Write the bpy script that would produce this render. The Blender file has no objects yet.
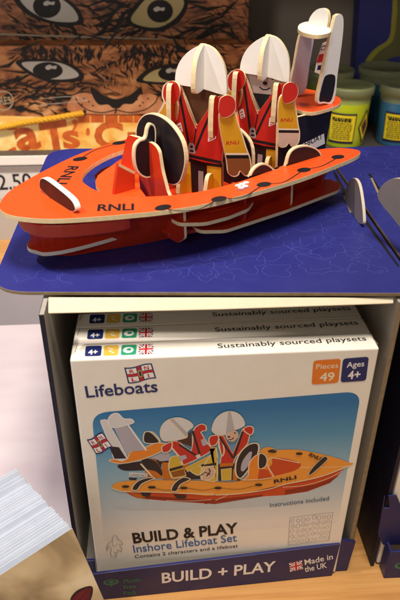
import bpy, bmesh, math, random
from mathutils import Vector, Matrix
random.seed(7)
S = 0.01                                   # everything below is written in centimetres
V = Vector
scene = bpy.context.scene
COL = scene.collection

# ------------------------------------------------------------------ camera model (solved from the photograph)
CAM = V((7.16, -39.94, 55.26)); FPX = 624.35
RT = V((0.99726838, -0.07355132, 0.00678077)); UP = V((0.03315341, 0.52776719, 0.8487418)); FW = V((0.06600474, 0.84619856, -0.52876401))
def ray(x, y): return FW + RT*((x-200)/FPX) + UP*((300-y)/FPX)
def hit(x, y, O, N):
    d = ray(x, y); return CAM + d*((O-CAM).dot(N)/d.dot(N))

# ------------------------------------------------------------------ materials
def lin(c): return tuple((v/12.92 if v <= .04045 else ((v+.055)/1.055)**2.4) for v in c)
def rgb(h): return lin(tuple(int(h[i:i+2], 16)/255 for i in (0, 2, 4)))
MATS = {}
def mat(name, h, rough=.5, var=.08, scale=90, bump=0., spec=.4, stretch=(1, 1, 1), coat=0., fine=True):
    if name in MATS: return MATS[name]
    m = bpy.data.materials.new(name); m.use_nodes = True; nt = m.node_tree; N = nt.nodes; b = N['Principled BSDF']
    c = rgb(h) if isinstance(h, str) else h
    tc = N.new('ShaderNodeTexCoord'); mp = N.new('ShaderNodeMapping'); mp.inputs['Scale'].default_value = stretch
    nt.links.new(tc.outputs['Object'], mp.inputs['Vector'])
    nz = N.new('ShaderNodeTexNoise'); nz.inputs['Scale'].default_value = scale; nz.inputs['Detail'].default_value = 6
    nt.links.new(mp.outputs['Vector'], nz.inputs['Vector'])
    mx = N.new('ShaderNodeMix'); mx.data_type = 'RGBA'
    mx.inputs[6].default_value = (*[v*(1-var) for v in c], 1); mx.inputs[7].default_value = (*[min(1, v*(1+var)) for v in c], 1)
    nt.links.new(nz.outputs['Fac'], mx.inputs[0]); nt.links.new(mx.outputs[2], b.inputs['Base Color'])
    rr = N.new('ShaderNodeMapRange'); rr.inputs[1].default_value = .3; rr.inputs[2].default_value = .7
    rr.inputs[3].default_value = max(.02, rough-.08); rr.inputs[4].default_value = min(1, rough+.08)
    nt.links.new(nz.outputs['Fac'], rr.inputs[0]); nt.links.new(rr.outputs[0], b.inputs['Roughness'])
    b.inputs['Specular IOR Level'].default_value = spec; b.inputs['Coat Weight'].default_value = coat; b.inputs['Coat Roughness'].default_value = .25
    if bump:
        n2 = N.new('ShaderNodeTexNoise'); n2.inputs['Scale'].default_value = scale*6; n2.inputs['Detail'].default_value = 4
        nt.links.new(mp.outputs['Vector'], n2.inputs['Vector'])
        bp = N.new('ShaderNodeBump'); bp.inputs['Strength'].default_value = bump; bp.inputs['Distance'].default_value = .0006
        nt.links.new(n2.outputs['Fac'], bp.inputs['Height']); nt.links.new(bp.outputs['Normal'], b.inputs['Normal'])
    MATS[name] = m; return m

def ramp_mat(name, stops, rough=.5, scale=30, stretch=(1, 1, 1), detail=6, distortion=0., bump=0., coat=0.):
    m = bpy.data.materials.new(name); m.use_nodes = True; nt = m.node_tree; N = nt.nodes; b = N['Principled BSDF']
    tc = N.new('ShaderNodeTexCoord'); mp = N.new('ShaderNodeMapping'); mp.inputs['Scale'].default_value = stretch
    nt.links.new(tc.outputs['Object'], mp.inputs['Vector'])
    nz = N.new('ShaderNodeTexNoise'); nz.inputs['Scale'].default_value = scale; nz.inputs['Detail'].default_value = detail
    nz.inputs['Distortion'].default_value = distortion
    nt.links.new(mp.outputs['Vector'], nz.inputs['Vector'])
    cr = N.new('ShaderNodeValToRGB'); e = cr.color_ramp.elements
    while len(e) < len(stops): e.new(.5)
    for k, (p, h) in enumerate(stops): e[k].position = p; e[k].color = (*rgb(h), 1)
    nt.links.new(nz.outputs['Fac'], cr.inputs[0]); nt.links.new(cr.outputs[0], b.inputs['Base Color'])
    b.inputs['Roughness'].default_value = rough; b.inputs['Coat Weight'].default_value = coat
    if bump:
        bp = N.new('ShaderNodeBump'); bp.inputs['Strength'].default_value = bump; bp.inputs['Distance'].default_value = .001
        nt.links.new(nz.outputs['Fac'], bp.inputs['Height']); nt.links.new(bp.outputs['Normal'], b.inputs['Normal'])
    MATS[name] = m; return m

def wood_mat():
    m = bpy.data.materials.new('beech_wood'); m.use_nodes = True; nt = m.node_tree; N = nt.nodes; b = N['Principled BSDF']
    tc = N.new('ShaderNodeTexCoord')
    mp = N.new('ShaderNodeMapping'); mp.inputs['Scale'].default_value = (1.2, 34, 1); nt.links.new(tc.outputs['Object'], mp.inputs['Vector'])
    n1 = N.new('ShaderNodeTexNoise'); n1.inputs['Scale'].default_value = 5; n1.inputs['Detail'].default_value = 8; n1.inputs['Roughness'].default_value = .62; n1.inputs['Distortion'].default_value = .35
    nt.links.new(mp.outputs['Vector'], n1.inputs['Vector'])
    mp2 = N.new('ShaderNodeMapping'); mp2.inputs['Scale'].default_value = (.6, 5, 1); nt.links.new(tc.outputs['Object'], mp2.inputs['Vector'])
    n2 = N.new('ShaderNodeTexNoise'); n2.inputs['Scale'].default_value = 6; n2.inputs['Detail'].default_value = 3
    nt.links.new(mp2.outputs['Vector'], n2.inputs['Vector'])
    ad = N.new('ShaderNodeMath'); ad.operation = 'MULTIPLY_ADD'; ad.inputs[1].default_value = .6
    nt.links.new(n1.outputs['Fac'], ad.inputs[0])
    sc = N.new('ShaderNodeMath'); sc.operation = 'MULTIPLY'; sc.inputs[1].default_value = .4; nt.links.new(n2.outputs['Fac'], sc.inputs[0]); nt.links.new(sc.outputs[0], ad.inputs[2])
    cr = N.new('ShaderNodeValToRGB'); e = cr.color_ramp.elements
    e[0].position = .33; e[0].color = (*rgb('a8733d'), 1); e[1].position = .68; e[1].color = (*rgb('d3a468'), 1)
    k = e.new(.5); k.color = (*rgb('c48f52'), 1)
    nt.links.new(ad.outputs[0], cr.inputs[0]); nt.links.new(cr.outputs[0], b.inputs['Base Color'])
    b.inputs['Roughness'].default_value = .34; b.inputs['Specular IOR Level'].default_value = .5
    bp = N.new('ShaderNodeBump'); bp.inputs['Strength'].default_value = .12; bp.inputs['Distance'].default_value = .0006
    nt.links.new(n1.outputs['Fac'], bp.inputs['Height']); nt.links.new(bp.outputs['Normal'], b.inputs['Normal'])
    return m

CREAM = mat('cream_board', 'efe3c4', .55, .07, 140, .15)
EDGE = mat('cut_board_edge', 'e4d0a2', .7, .2, 260, .4)
WHITE = mat('white_board', 'f1efe9', .42, .04, 120)
IVORY = mat('ivory_carton', 'f3ede0', .48, .05, 60, .06)
ORANGE = mat('orange_laminate', 'e6531d', .36, .10, 35, .08, coat=.15)
REDO = mat('red_orange_laminate', 'd13c1c', .36, .07, 60, .03, coat=.15)
HULLRED = mat('deep_red_laminate', 'a92c14', .4, .08, 60, .03, coat=.15)
RED = mat('jacket_red', 'c3281e', .4, .07, 90, .03)
BLACK = mat('print_black', '1b1a20', .38, .1, 80)
INK = mat('ink_black', '16141a', .5, .05, 80)
YELLOW = mat('trouser_yellow', 'dda520', .42, .08, 90)
SKINB = mat('skin_brown', '8a5630', .5, .06, 120)
SKINP = mat('skin_pale', 'd9bfae', .5, .06, 120)
GREYP = mat('grey_print', 'a49c9a', .5, .06, 120)
LAV = mat('lavender_white', 'd9d3dc', .45, .05, 100)
BLUE = mat('display_blue', '292d7a', .42, .08, 45, .04, coat=.1)
BLUELINE = mat('display_blue_line', '4a50a4', .42, .05, 45)
NAVY = mat('dark_navy_card', '17162c', .6, .1, 60)
LIPBLUE = mat('lip_navy', '212459', .45, .08, 60)
TAUPE = mat('uncoated_grey_board', 'a39d93', .85, .1, 160, .3)
KRAFT = ramp_mat('corrugated_kraft_edge', [(.2, '7d6c50'), (.8, '9a8768')], .85, 160)
PNAVY = mat('badge_navy', '1d2a66', .45, .05)
PORANGE = mat('badge_orange', 'e8802e', .45, .05)
PYELLOW = mat('badge_yellow', 'e0b64a', .45, .05)
PGREEN = mat('badge_green', '2d9a73', .45, .05)
PDGREEN = mat('emblem_green', '2f7a5c', .45, .05)
PBLUE = mat('text_blue', '3a6ea8', .5, .05)
PRED = mat('flag_red', 'c4242e', .45, .05)
PWHITE = mat('print_white', 'f2f0ec', .45, .03)
PGREY = mat('print_grey', '77757c', .5, .05)

# ------------------------------------------------------------------ 2-D helpers
def area(p): return .5*sum(p[i][0]*p[(i+1) % len(p)][1]-p[(i+1) % len(p)][0]*p[i][1] for i in range(len(p)))
def smooth(p, n=5, closed=True):
    out = []; L = len(p)
    rng = range(L) if closed else range(L-1)
    for i in rng:
        if closed: a, b, c, d = p[i-1], p[i], p[(i+1) % L], p[(i+2) % L]
        else: a, b, c, d = p[max(i-1, 0)], p[i], p[i+1], p[min(i+2, L-1)]
        for k in range(n):
            t = k/n
            out.append(tuple(.5*((2*b[j])+(-a[j]+c[j])*t+(2*a[j]-5*b[j]+4*c[j]-d[j])*t*t+(-a[j]+3*b[j]-3*c[j]+d[j])*t**3) for j in range(len(b))))
    if not closed: out.append(tuple(p[-1]))
    return out
def rnd(p, r, n=5):
    out = []; L = len(p)
    for i in range(L):
        q = V(p[i]); a = V(p[i-1])-q; b = V(p[(i+1) % L])-q
        ri = r[i] if isinstance(r, (list, tuple)) else r
        k = min(ri, a.length*.48, b.length*.48)
        if k <= 1e-6: out.append(tuple(q)); continue
        A = q+a.normalized()*k; B = q+b.normalized()*k
        for j in range(n+1):
            t = j/n; out.append(tuple(A*(1-t)**2+q*2*t*(1-t)+B*t*t))
    return out
def rect(x0, y0, x1, y1): return [(x0, y0), (x1, y0), (x1, y1), (x0, y1)]
def ell(cx, cy, rx, ry, n=28, a0=0, a1=360):
    full = abs(a1-a0) >= 359.9
    m = n if full else n+1
    return [(cx+rx*math.cos(math.radians(a0+(a1-a0)*k/n)), cy+ry*math.sin(math.radians(a0+(a1-a0)*k/n))) for k in range(m)]
def scl(p, s, sy=None):
    cx = sum(q[0] for q in p)/len(p); cy = sum(q[1] for q in p)/len(p); sy = s if sy is None else sy
    return [(cx+(q[0]-cx)*s, cy+(q[1]-cy)*sy) for q in p]
def inset(p, d):
    """shrink an outline towards its inside by d"""
    s = 1 if area(p) > 0 else -1; L = len(p); out = []
    for i in range(L):
        a = (V(p[i])-V(p[i-1])); b = (V(p[(i+1) % L])-V(p[i]))
        if a.length < 1e-9 or b.length < 1e-9: out.append(tuple(p[i])); continue
        a.normalize(); b.normalize()
        n = V((-a.y-b.y, a.x+b.x))*s
        if n.length < .3: n = V((-b.y, b.x))*s
        n.normalize(); out.append((p[i][0]+n.x*d, p[i][1]+n.y*d))
    return out
def band(p, lo, hi, ax=1):
    def clip(p, lim, sgn):
        o = []
        for i in range(len(p)):
            a, b = p[i-1], p[i]; ia = (a[ax]-lim)*sgn >= 0; ib = (b[ax]-lim)*sgn >= 0
            if ia != ib:
                t = (lim-a[ax])/(b[ax]-a[ax]); o.append((a[0]+(b[0]-a[0])*t, a[1]+(b[1]-a[1])*t))
            if ib: o.append(b)
        return o
    p = clip(p, lo, 1)
    return clip(p, hi, -1) if p else p

class Plane:
    """a flat face in the world: origin, two unit axes, outward normal"""
    def __init__(s, O, ex, ey):
        s.O = V(O); s.ex = V(ex).normalized(); ey = V(ey); s.ey = (ey-s.ex*ey.dot(s.ex)).normalized(); s.n = s.ex.cross(s.ey)
    def px(s, x, y): P = hit(x, y, s.O, s.n)-s.O; return (P.dot(s.ex), P.dot(s.ey))
    def pxs(s, L): return [s.px(*q) for q in L]
    def pt(s, a, b, off=0.): return s.O+s.ex*a+s.ey*b+s.n*off
    def off(s, d): return Plane(s.O+s.n*d, s.ex, s.ey)

# ------------------------------------------------------------------ mesh builder
FR = {}
def frame_of(o):
    while o.parent: o = o.parent
    return FR.get(o.name, Matrix())
class MB:
    def __init__(s): s.v = []; s.f = []; s.m = []; s.mats = []; s.sm = []
    def mi(s, m):
        if m not in s.mats: s.mats.append(m)
        return s.mats.index(m)
    def face(s, pts, m, smooth=False):
        k = len(s.v); s.v += [V(p) for p in pts]; s.f.append(list(range(k, k+len(pts)))); s.m.append(s.mi(m)); s.sm.append(smooth)
    def mesh(s, pts, faces, m, smooth=False):
        k = len(s.v); s.v += [V(p) for p in pts]; i = s.mi(m)
        for f in faces: s.f.append([k+j for j in f]); s.m.append(i); s.sm.append(smooth)
    def plate(s, pl, pts, t, face, edge=EDGE, back=None, z0=None):
        """extruded sheet; its front lies on the plane (z0=0) or it is centred on it"""
        if area(pts) < 0: pts = pts[::-1]
        f0 = t/2 if z0 is None else z0; b0 = f0-t; n = len(pts); k = len(s.v)
        s.v += [pl.pt(a, b, f0) for a, b in pts]+[pl.pt(a, b, b0) for a, b in pts]
        s.f.append([k+i for i in range(n)]); s.m.append(s.mi(face)); s.sm.append(False)
        s.f.append([k+n+i for i in range(n)][::-1]); s.m.append(s.mi(back or face)); s.sm.append(False)
        ie = s.mi(edge)
        for i in range(n):
            j = (i+1) % n; s.f.append([k+j, k+i, k+n+i, k+n+j]); s.m.append(ie); s.sm.append(False)
    def box(s, lo, hi, m):
        x0, y0, z0 = lo; x1, y1, z1 = hi
        p = [(x0, y0, z0), (x1, y0, z0), (x1, y1, z0), (x0, y1, z0), (x0, y0, z1), (x1, y0, z1), (x1, y1, z1), (x0, y1, z1)]
        s.mesh(p, [(0, 3, 2, 1), (4, 5, 6, 7), (0, 1, 5, 4), (1, 2, 6, 5), (2, 3, 7, 6), (3, 0, 4, 7)], m)
    def tube(s, path, r, m, seg=8, cap=True):
        path = [V(p) for p in path]; rings = []; prev = None
        for i, p in enumerate(path):
            t = (path[min(i+1, len(path)-1)]-path[max(i-1, 0)]).normalized()
            a = V((0, 0, 1)) if abs(t.z) < .9 else V((1, 0, 0))
            if prev is not None: a = prev
            e = (a-t*a.dot(t)).normalized(); prev = e; g = t.cross(e)
            rings.append([p+(e*math.cos(2*math.pi*k/seg)+g*math.sin(2*math.pi*k/seg))*r for k in range(seg)])
        pts = [q for R in rings for q in R]; fs = []
        for i in range(len(rings)-1):
            for k in range(seg):
                l = (k+1) % seg; fs.append((i*seg+k, i*seg+l, (i+1)*seg+l, (i+1)*seg+k))
        s.mesh(pts, fs, m, True)
        if cap:
            s.face(rings[0][::-1], m); s.face(rings[-1], m)
    def lathe(s, c, prof, m, seg=48, a0=0, a1=360):
        c = V(c); full = abs(a1-a0) >= 359.9; n = seg if full else seg+1; pts = []
        for r, z in prof:
            for k in range(n):
                a = math.radians(a0+(a1-a0)*k/seg); pts.append(c+V((r*math.cos(a), r*math.sin(a), z)))
        fs = []
        for i in range(len(prof)-1):
            for k in range(seg):
                l = (k+1) % n; fs.append((i*n+k, i*n+l, (i+1)*n+l, (i+1)*n+k))
        s.mesh(pts, fs, m, True)
    def build(s, name, parent=None, bevel=0., seg=2, angle=40):
        M = frame_of(parent) if parent else Matrix()
        inv = M.inverted(); me = bpy.data.meshes.new(name)
        me.from_pydata([(inv @ p)*S for p in s.v], [], s.f)
        for m in s.mats: me.materials.append(m)
        me.polygons.foreach_set('material_index', s.m); me.polygons.foreach_set('use_smooth', s.sm); me.update()
        o = bpy.data.objects.new(name, me); COL.objects.link(o)
        if parent: o.parent = parent
        if bevel:
            bm = bmesh.new(); bm.from_mesh(me); bmesh.ops.remove_doubles(bm, verts=bm.verts, dist=1e-7); bm.to_mesh(me); bm.free()
            b = o.modifiers.new('edge', 'BEVEL'); b.width = bevel*S; b.segments = seg; b.limit_method = 'ANGLE'; b.angle_limit = math.radians(angle); b.use_clamp_overlap = True
        return o

_fontcache = {}
def glyphs(txt, bold=0.):
    k = (txt, bold)
    if k not in _fontcache:
        cu = bpy.data.curves.new('lettering_curve', 'FONT'); cu.body = txt; cu.size = 1; cu.offset = bold; cu.resolution_u = 3
        o = bpy.data.objects.new('lettering_curve', cu); COL.objects.link(o)
        bpy.context.view_layer.update()
        me = o.evaluated_get(bpy.context.evaluated_depsgraph_get()).to_mesh()
        vs = [(v.co.x, v.co.y) for v in me.vertices]; fs = [tuple(p.vertices) for p in me.polygons]
        o.to_mesh_clear(); bpy.data.objects.remove(o); bpy.data.curves.remove(cu)
        x0 = min(v[0] for v in vs); x1 = max(v[0] for v in vs)
        _fontcache[k] = ([(v[0]-x0, v[1]) for v in vs], fs, x1-x0)
    return _fontcache[k]

class Art(MB):
    """printing on a flat face: each call lies a hair above the one before"""
    def __init__(s, pl, step=.0012, base=.004): super().__init__(); s.pl = pl; s.step = step; s.z = base
    def up(s): s.z += s.step; return s.z
    def poly(s, pts, m):
        if len(pts) < 3: return
        if area(pts) < 0: pts = pts[::-1]
        z = s.up(); s.face([s.pl.pt(a, b, z) for a, b in pts], m)
    def ppx(s, pts, m): s.poly(s.pl.pxs(pts), m)
    def polys(s, L, m):
        z = s.up()
        for p in L:
            if area(p) < 0: p = p[::-1]
            s.face([s.pl.pt(a, b, z) for a, b in p], m)
    def stroke(s, pts, w, m, closed=False):
        z = s.up(); L = len(pts); l = []; r = []
        for i in range(L):
            a = V(pts[i-1] if (i > 0 or closed) else pts[i]); b = V(pts[(i+1) % L] if (i < L-1 or closed) else pts[i])
            t = (b-a)
            if t.length < 1e-9: t = V((1, 0))
            t.normalize(); n = V((-t.y, t.x))*(w/2); q = V(pts[i]); l.append(q+n); r.append(q-n)
        for i in range(L if closed else L-1):
            j = (i+1) % L; s.face([s.pl.pt(*r[i], z), s.pl.pt(*r[j], z), s.pl.pt(*l[j], z), s.pl.pt(*l[i], z)], m)
    def spx(s, pts, w, m, closed=False, n=5): s.stroke(s.pl.pxs(smooth(pts, n, closed) if n > 1 else pts), w, m, closed)
    def text(s, txt, a, b, m, h=None, bold=0., skew=0.):
        """letters from baseline point a to b (face coordinates); h: cap height"""
        vs, fs, w = glyphs(txt, bold); a = V(a); b = V(b); d = b-a; k = d.length/w; d.normalize(); u = V((-d.y, d.x))
        ky = k if h is None else h/.7; z = s.up()
        s.mesh([s.pl.pt(*(a+d*(x*k+skew*y*ky)+u*(y*ky)), z) for x, y in vs], fs, m)
    def tpx(s, txt, a, b, m, hpx=None, bold=0., skew=0.):
        A = s.pl.px(*a); B = s.pl.px(*b); h = None
        if hpx:
            T = s.pl.px(a[0], a[1]-hpx); h = (V(T)-V(A)).length
        s.text(txt, A, B, m, h, bold, skew)

# ------------------------------------------------------------------ objects
def thing(name, label, cat, loc=(0, 0, 0), rz=0., group=None):
    o = bpy.data.objects.new(name, None); COL.objects.link(o); o.empty_display_size = .02
    o.location = V(loc)*S; o.rotation_euler = (0, 0, rz); tag(o, label, cat, group)
    FR[o.name] = Matrix.Translation(V(loc)) @ Matrix.Rotation(rz, 4, 'Z'); return o
def tag(o, label, cat, group=None):
    o['label'] = label; o['category'] = cat
    if group: o['group'] = group
    return o
def copy_tree(o, parent=None):
    c = o.copy(); COL.objects.link(c)
    if parent is not None: c.parent = parent
    for ch in list(o.children): copy_tree(ch, c)
    return c

FRONT = Plane((0, 0, 0), (1, 0, 0), (0, 0, 1))                 # faces the camera (normal -Y)
ZS = -4.73                                                     # shelf top
ZP = 29.73                                                     # top of the display's blue platform
def flat(z): return Plane((0, 0, z), (1, 0, 0), (0, 1, 0))     # faces up

def uk_flag(A, q):
    """q: four corners (face coordinates) TL TR BR BL"""
    TL, TR, BR, BL = [V(c) for c in q]
    def P(x, y): return tuple((TL*(1-x)+TR*x)*(1-y)+(BL*(1-x)+BR*x)*y)
    A.poly([P(0, 0), P(1, 0), P(1, 1), P(0, 1)], PNAVY)
    A.polys([[P(0, 0), P(.16, 0), P(.5, .36), P(.5, .5), P(.36, .5), P(0, .18)], [P(1, 1), P(.84, 1), P(.5, .64), P(.5, .5), P(.64, .5), P(1, .82)]], PWHITE)
    A.polys([[P(1, 0), P(.84, 0), P(.5, .36), P(.5, .5), P(.64, .5), P(1, .18)], [P(0, 1), P(.16, 1), P(.5, .64), P(.5, .5), P(.36, .5), P(0, .82)]], PWHITE)
    A.polys([[P(0, 0), P(.1, 0), P(.42, .4), P(.36, .42)], [P(1, 1), P(.9, 1), P(.58, .6), P(.64, .58)], [P(1, 0), P(.9, 0), P(.58, .4), P(.64, .42)], [P(0, 1), P(.1, 1), P(.42, .6), P(.36, .58)]], PRED)
    A.polys([[P(.36, 0), P(.64, 0), P(.64, .36), P(1, .36), P(1, .64), P(.64, .64), P(.64, 1), P(.36, 1), P(.36, .64), P(0, .64), P(0, .36), P(.36, .36)]], PWHITE)
    A.poly([P(.42, 0), P(.58, 0), P(.58, .42), P(1, .42), P(1, .58), P(.58, .58), P(.58, 1), P(.42, 1), P(.42, .58), P(0, .58), P(0, .42), P(.42, .42)], PRED)

def rnli_flag(A, q, letters=True):
    TL, TR, BR, BL = [V(c) for c in q]
    def P(x, y):
        w = .07*math.sin(x*5.2+.4)
        return tuple((TL*(1-x)+TR*x)*(1-y-w)+(BL*(1-x)+BR*x)*(y+w))
    def row(x0, x1, y0, y1, n=8): return [P(x0+(x1-x0)*k/n, y0) for k in range(n+1)]+[P(x1+(x0-x1)*k/n, y1) for k in range(n+1)]
    A.poly(row(0, 1, 0, 1), PNAVY)
    for x0 in (.05, .6):
        for y0 in (.08, .6): A.poly(row(x0, x0+.35, y0, y0+.32), PWHITE)
    z = row(.44, .56, .04, .96); A.poly(z, PRED)
    A.poly(row(.03, .97, .43, .57), PRED)
    A.poly(row(.43, .57, .3, .72), mat('crest_gold', 'c9a23a', .45))
    A.poly(row(.46, .54, .36, .66), PNAVY)
    if letters:
        for ch, x, y in (('R', .14, .36), ('N', .68, .36), ('L', .15, .88), ('I', .74, .88)):
            a = V(P(x, y)); b = V(P(x+(.17 if ch != 'I' else .05), y)); A.text(ch, a, b, PRED, (V(P(x, y))-V(P(x, y-.22))).length, .02)

# ================================================================== SETTING
wood = wood_mat()
mb = MB(); mb.box((-140, -75, ZS-3), (140, 150, ZS), wood); o = mb.build('shelf_surface', None); o['kind'] = 'structure'
mb = MB(); mb.box((-90, -75, ZS-.5), (-1.0, 50, ZS+.015), ramp_mat('shelf_lit_tone', [(.3, 'd6cad2'), (.5, 'ddd2d9'), (.7, 'e3d9df')], .36, 5, (1, 4, 1), 4, .3, .01)); o = mb.build('light_shade_sheet', None); o['kind'] = 'structure'  # strong light on the wood, painted as a paler sheet over it
mb = MB(); mb.box((-60, 50, ZS-.5), (-1.0, 69, ZS+.015), mat('shelf_shade_tone', '8f8a90', .4, .05, 20)); o = mb.build('light_shade_sheet', None); o['kind'] = 'structure'  # shade on the wood behind, painted as a grey sheet
mb = MB(); mb.box((-160, 128, -10), (180, 131, 110), mat('dark_wall_paint', 'a3978a', .8, .12, 12, .1)); o = mb.build('back_wall', None); o['kind'] = 'structure'
YB = 83.
# raised rear shelf with a price rail along its front
rs = thing('rear_shelf', 'white raised rear shelf with a price rail, behind the lifeboat display', 'shelf', (0, YB, ZS))
GRAIL = mat('rail_grey', 'b9b4b0', .45, .04, 30); WRAIL = mat('rail_white', 'e6e2dc', .4, .03, 30)
mb = MB(); mb.box((-60, YB, ZS+.002), (110, YB+1, 12.2), GRAIL); mb.build('front_panel', rs, .05)
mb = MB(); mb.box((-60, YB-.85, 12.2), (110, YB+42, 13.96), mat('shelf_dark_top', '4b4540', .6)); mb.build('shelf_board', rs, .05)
mb = MB(); mb.box((-60, YB-1.2, 12.15), (110, YB-.86, 14.0), WRAIL); mb.build('shelf_lip', rs, .1)
mb = MB(); mb.box((-60, YB-1.0, 11.5), (110, YB-.2, 12.2), mat('rail_mid_grey', '8d8884', .5)); mb.build('ticket_channel', rs, .03)  # channel is a darker grey than the front panel
pl = thing('price_label', 'white price label reading 2.50 on the shelf rail at far left', 'label', (-24, YB-.3, 4))
PRL = Plane((0, YB-.25, 0), (1, 0, 0), (0, 0, 1))
mb = MB(); c = PRL.pxs([(-14, 168), (58, 166), (58, 206), (-14, 209)]); mb.plate(PRL, c, .1, mat('label_white', 'd3cfcc', .3, .03), mat('label_white', 'd3cfcc')); mb.build('label_card', pl)
A = Art(PRL.off(.05)); A.tpx('2.50', (-1, 190), (33, 188), INK, 15, .012); A.tpx('each  lifeboat', (-6, 201), (28, 200), PGREY, 3); A.build('lettering', pl)
# dark shelf overhead (out of frame), it shades the back of the display
os_ = thing('unseen_overhead_shelf', 'unseen dark shelf board above the cat face bags', 'shelf', (0, 90, 56)); mb = MB(); mb.box((-90, 66, 56), (140, 128, 59), mat('overhead_dark', '6d6258', .7)); mb.build('board', os_, .1)

# ================================================================== CAT FACE BAGS
FUR = ramp_mat('printed_orange_fur', [(.30, '5a3822'), (.42, 'aa683c'), (.55, 'd48a50'), (.72, 'e0b27e')], .55, 16, (1, 1, 2.6), 9, 1.2)
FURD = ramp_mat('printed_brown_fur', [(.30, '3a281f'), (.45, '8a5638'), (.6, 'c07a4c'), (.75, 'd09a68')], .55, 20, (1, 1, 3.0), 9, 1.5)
CAPT = ramp_mat('caption_yellow_print', [(.36, 'ee8a36'), (.45, 'f6bd58'), (.6, 'fae29a')], .5, 14, (1, 1, 1.4), 5, .6)
CATOR = ramp_mat('caption_orange_print', [(.3, 'b04a12'), (.7, 'd9681f')], .5, 60)
SCL = mat('eye_white_print', 'cfcac0', .5, .08, 40); SCY = mat('eye_yellow_print', 'c3b27a', .5, .12, 40)
FURINK = mat('fur_ink', '17100e', .55, .1)
MUZ = ramp_mat('muzzle_print', [(.35, 'b0663f'), (.65, 'd99a6c')], .55, 30)
def fur(A, boxpx, n, ang, length, w, m, seed, keep=None):
    R = random.Random(seed); L = []
    for _ in range(n):
        x = R.uniform(boxpx[0], boxpx[2]); y = R.uniform(boxpx[1], boxpx[3])
        if keep and not keep(x, y): continue
        a = math.radians(ang(x, y)+R.gauss(0, 14)); l = length*R.uniform(.5, 1.5); ww = w*R.uniform(.5, 1.4)
        dx, dy = math.cos(a)*l, math.sin(a)*l; c = R.uniform(-.18, .18)
        L.append([(x, y), (x+dx*.5-dy*(ww/l+c), y+dy*.5+dx*(ww/l+c)), (x+dx, y+dy), (x+dx*.5+dy*(ww/l-c), y+dy*.5-dx*(ww/l-c))])
    for p in L: A.ppx(p, m)
def eye(A, out, scl_, iris, hl, cm):
    A.ppx(smooth(out, 5), FURINK); A.ppx(smooth(scl_, 5), cm)
    cx, cy, rx, ry = iris
    A.ppx(ell(cx, cy, rx, ry), FURINK); hx = sum(q[0] for q in hl)/len(hl); hy = sum(q[1] for q in hl)/len(hl); A.ppx(smooth([(hx-5, hy-1), (hx-1, hy-3), (hx+2, hy-1.6), (hx+6, hy-2), (hx+5, hy+1.4), (hx+1, hy+.8), (hx-2, hy+2.2), (hx-4.6, hy+1.4)], 4), SCL)

g1 = 'paper bags printed with a cat face'
cb = thing('cat_face_bag', 'front orange bag with whole cat face, rope handle and large lettering', 'bag', (-5, YB+3, 14), 0, g1)
CF = Plane((0, YB+3, 0), (1, 0, 0), (0, 0, 1))
mb = MB(); c = CF.pxs([(-60, 37), (255, 46)]); mb.box((c[0][0], YB+3, 14), (c[1][0], YB+9, c[1][1]+.3), FUR); mb.build('bag_body', cb, .15)
A = Art(CF, .0008, .004)
fur(A, (0, 42, 250, 112), 190, lambda x, y: 10+25*math.sin(x*.02)+(35 if x > 120 else -10), 13, .8, FURINK, 1)
fur(A, (-10, 46, 250, 110), 70, lambda x, y: (-18 if x < 115 else 198)+(y-75)*(.7 if x < 115 else -.7), 34, 1.5, FURINK, 8, lambda x, y: not (12 < x < 90 and 54 < y < 84) and not (88 < x < 150 and y > 80) and not (132 < x < 206 and 60 < y < 88))
fur(A, (-10, 80, 80, 112), 110, lambda x, y: -8, 16, 1.0, FURINK, 2)
fur(A, (15, 43, 100, 56), 90, lambda x, y: 80+(x-60)*.4, 9, 1.1, FURINK, 3)
fur(A, (118, 42, 215, 62), 120, lambda x, y: 95-(x-150)*.4, 9, 1.1, FURINK, 4)
fur(A, (104, 52, 130, 84), 26, lambda x, y: 92, 8, .5, mat('fur_light', 'c98a50', .55, .1), 5)
eye(A, [(16, 61), (35, 58.5), (60, 60), (76, 66), (84, 76), (76, 81), (50, 81), (30, 74)], [(22, 62.5), (40, 61), (58, 62), (72, 67.5), (79, 75), (68, 78.5), (48, 78), (32, 71.5)], (48, 70, 15, 8.5), [(45, 64), (52, 67), (56, 64), (58, 68), (50, 71), (44, 69)], SCL)
eye(A, [(136, 80), (146, 70), (160, 65), (178, 63), (196, 66), (204, 74), (190, 83), (165, 84), (148, 83)], [(143, 79), (152, 71), (164, 67.5), (180, 66), (194, 69), (198, 74), (186, 80), (166, 81.5), (152, 81)], (172, 73, 14, 7.5), [(165, 68), (171, 70), (175, 68), (176, 72), (168, 74)], SCY)
A.ppx(smooth([(72, 97), (85, 92), (100, 97), (116, 103), (132, 97), (148, 93), (160, 98), (158, 112), (74, 112)], 5), MUZ)
A.ppx(smooth([(91, 86), (103, 94.5), (116, 98), (129, 95), (141, 86), (139, 95), (133, 103), (124, 103.5), (119, 107.5), (113, 107.5), (108, 104), (99, 104), (93, 96)], 5), FURINK)
A.ppx(smooth([(108, 94.5), (116, 96), (126, 93.5), (122, 97), (116, 98.4), (110, 97)], 4), MUZ)
A.spx([(116, 106), (116, 110), (115, 113)], .3, FURINK)
A.spx([(116, 109), (103, 112), (90, 110), (80, 104), (75, 96)], .22, FURINK); A.spx([(116, 109), (130, 112), (145, 109), (155, 102), (158, 95)], .22, FURINK)
for x, y in ((84, 98), (89, 101), (82, 104), (93, 105), (137, 99), (143, 102), (148, 98), (140, 105)): A.ppx(ell(x, y, 1.1, .8, 10), FURINK)
for x, y in ((70, 100), (66, 106)): A.spx([(88, 100), (x, y-4), (x-26, y-2)], .08, SCL)
TAN = mat('stamp_tan', 'b8a488', .5)
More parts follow.
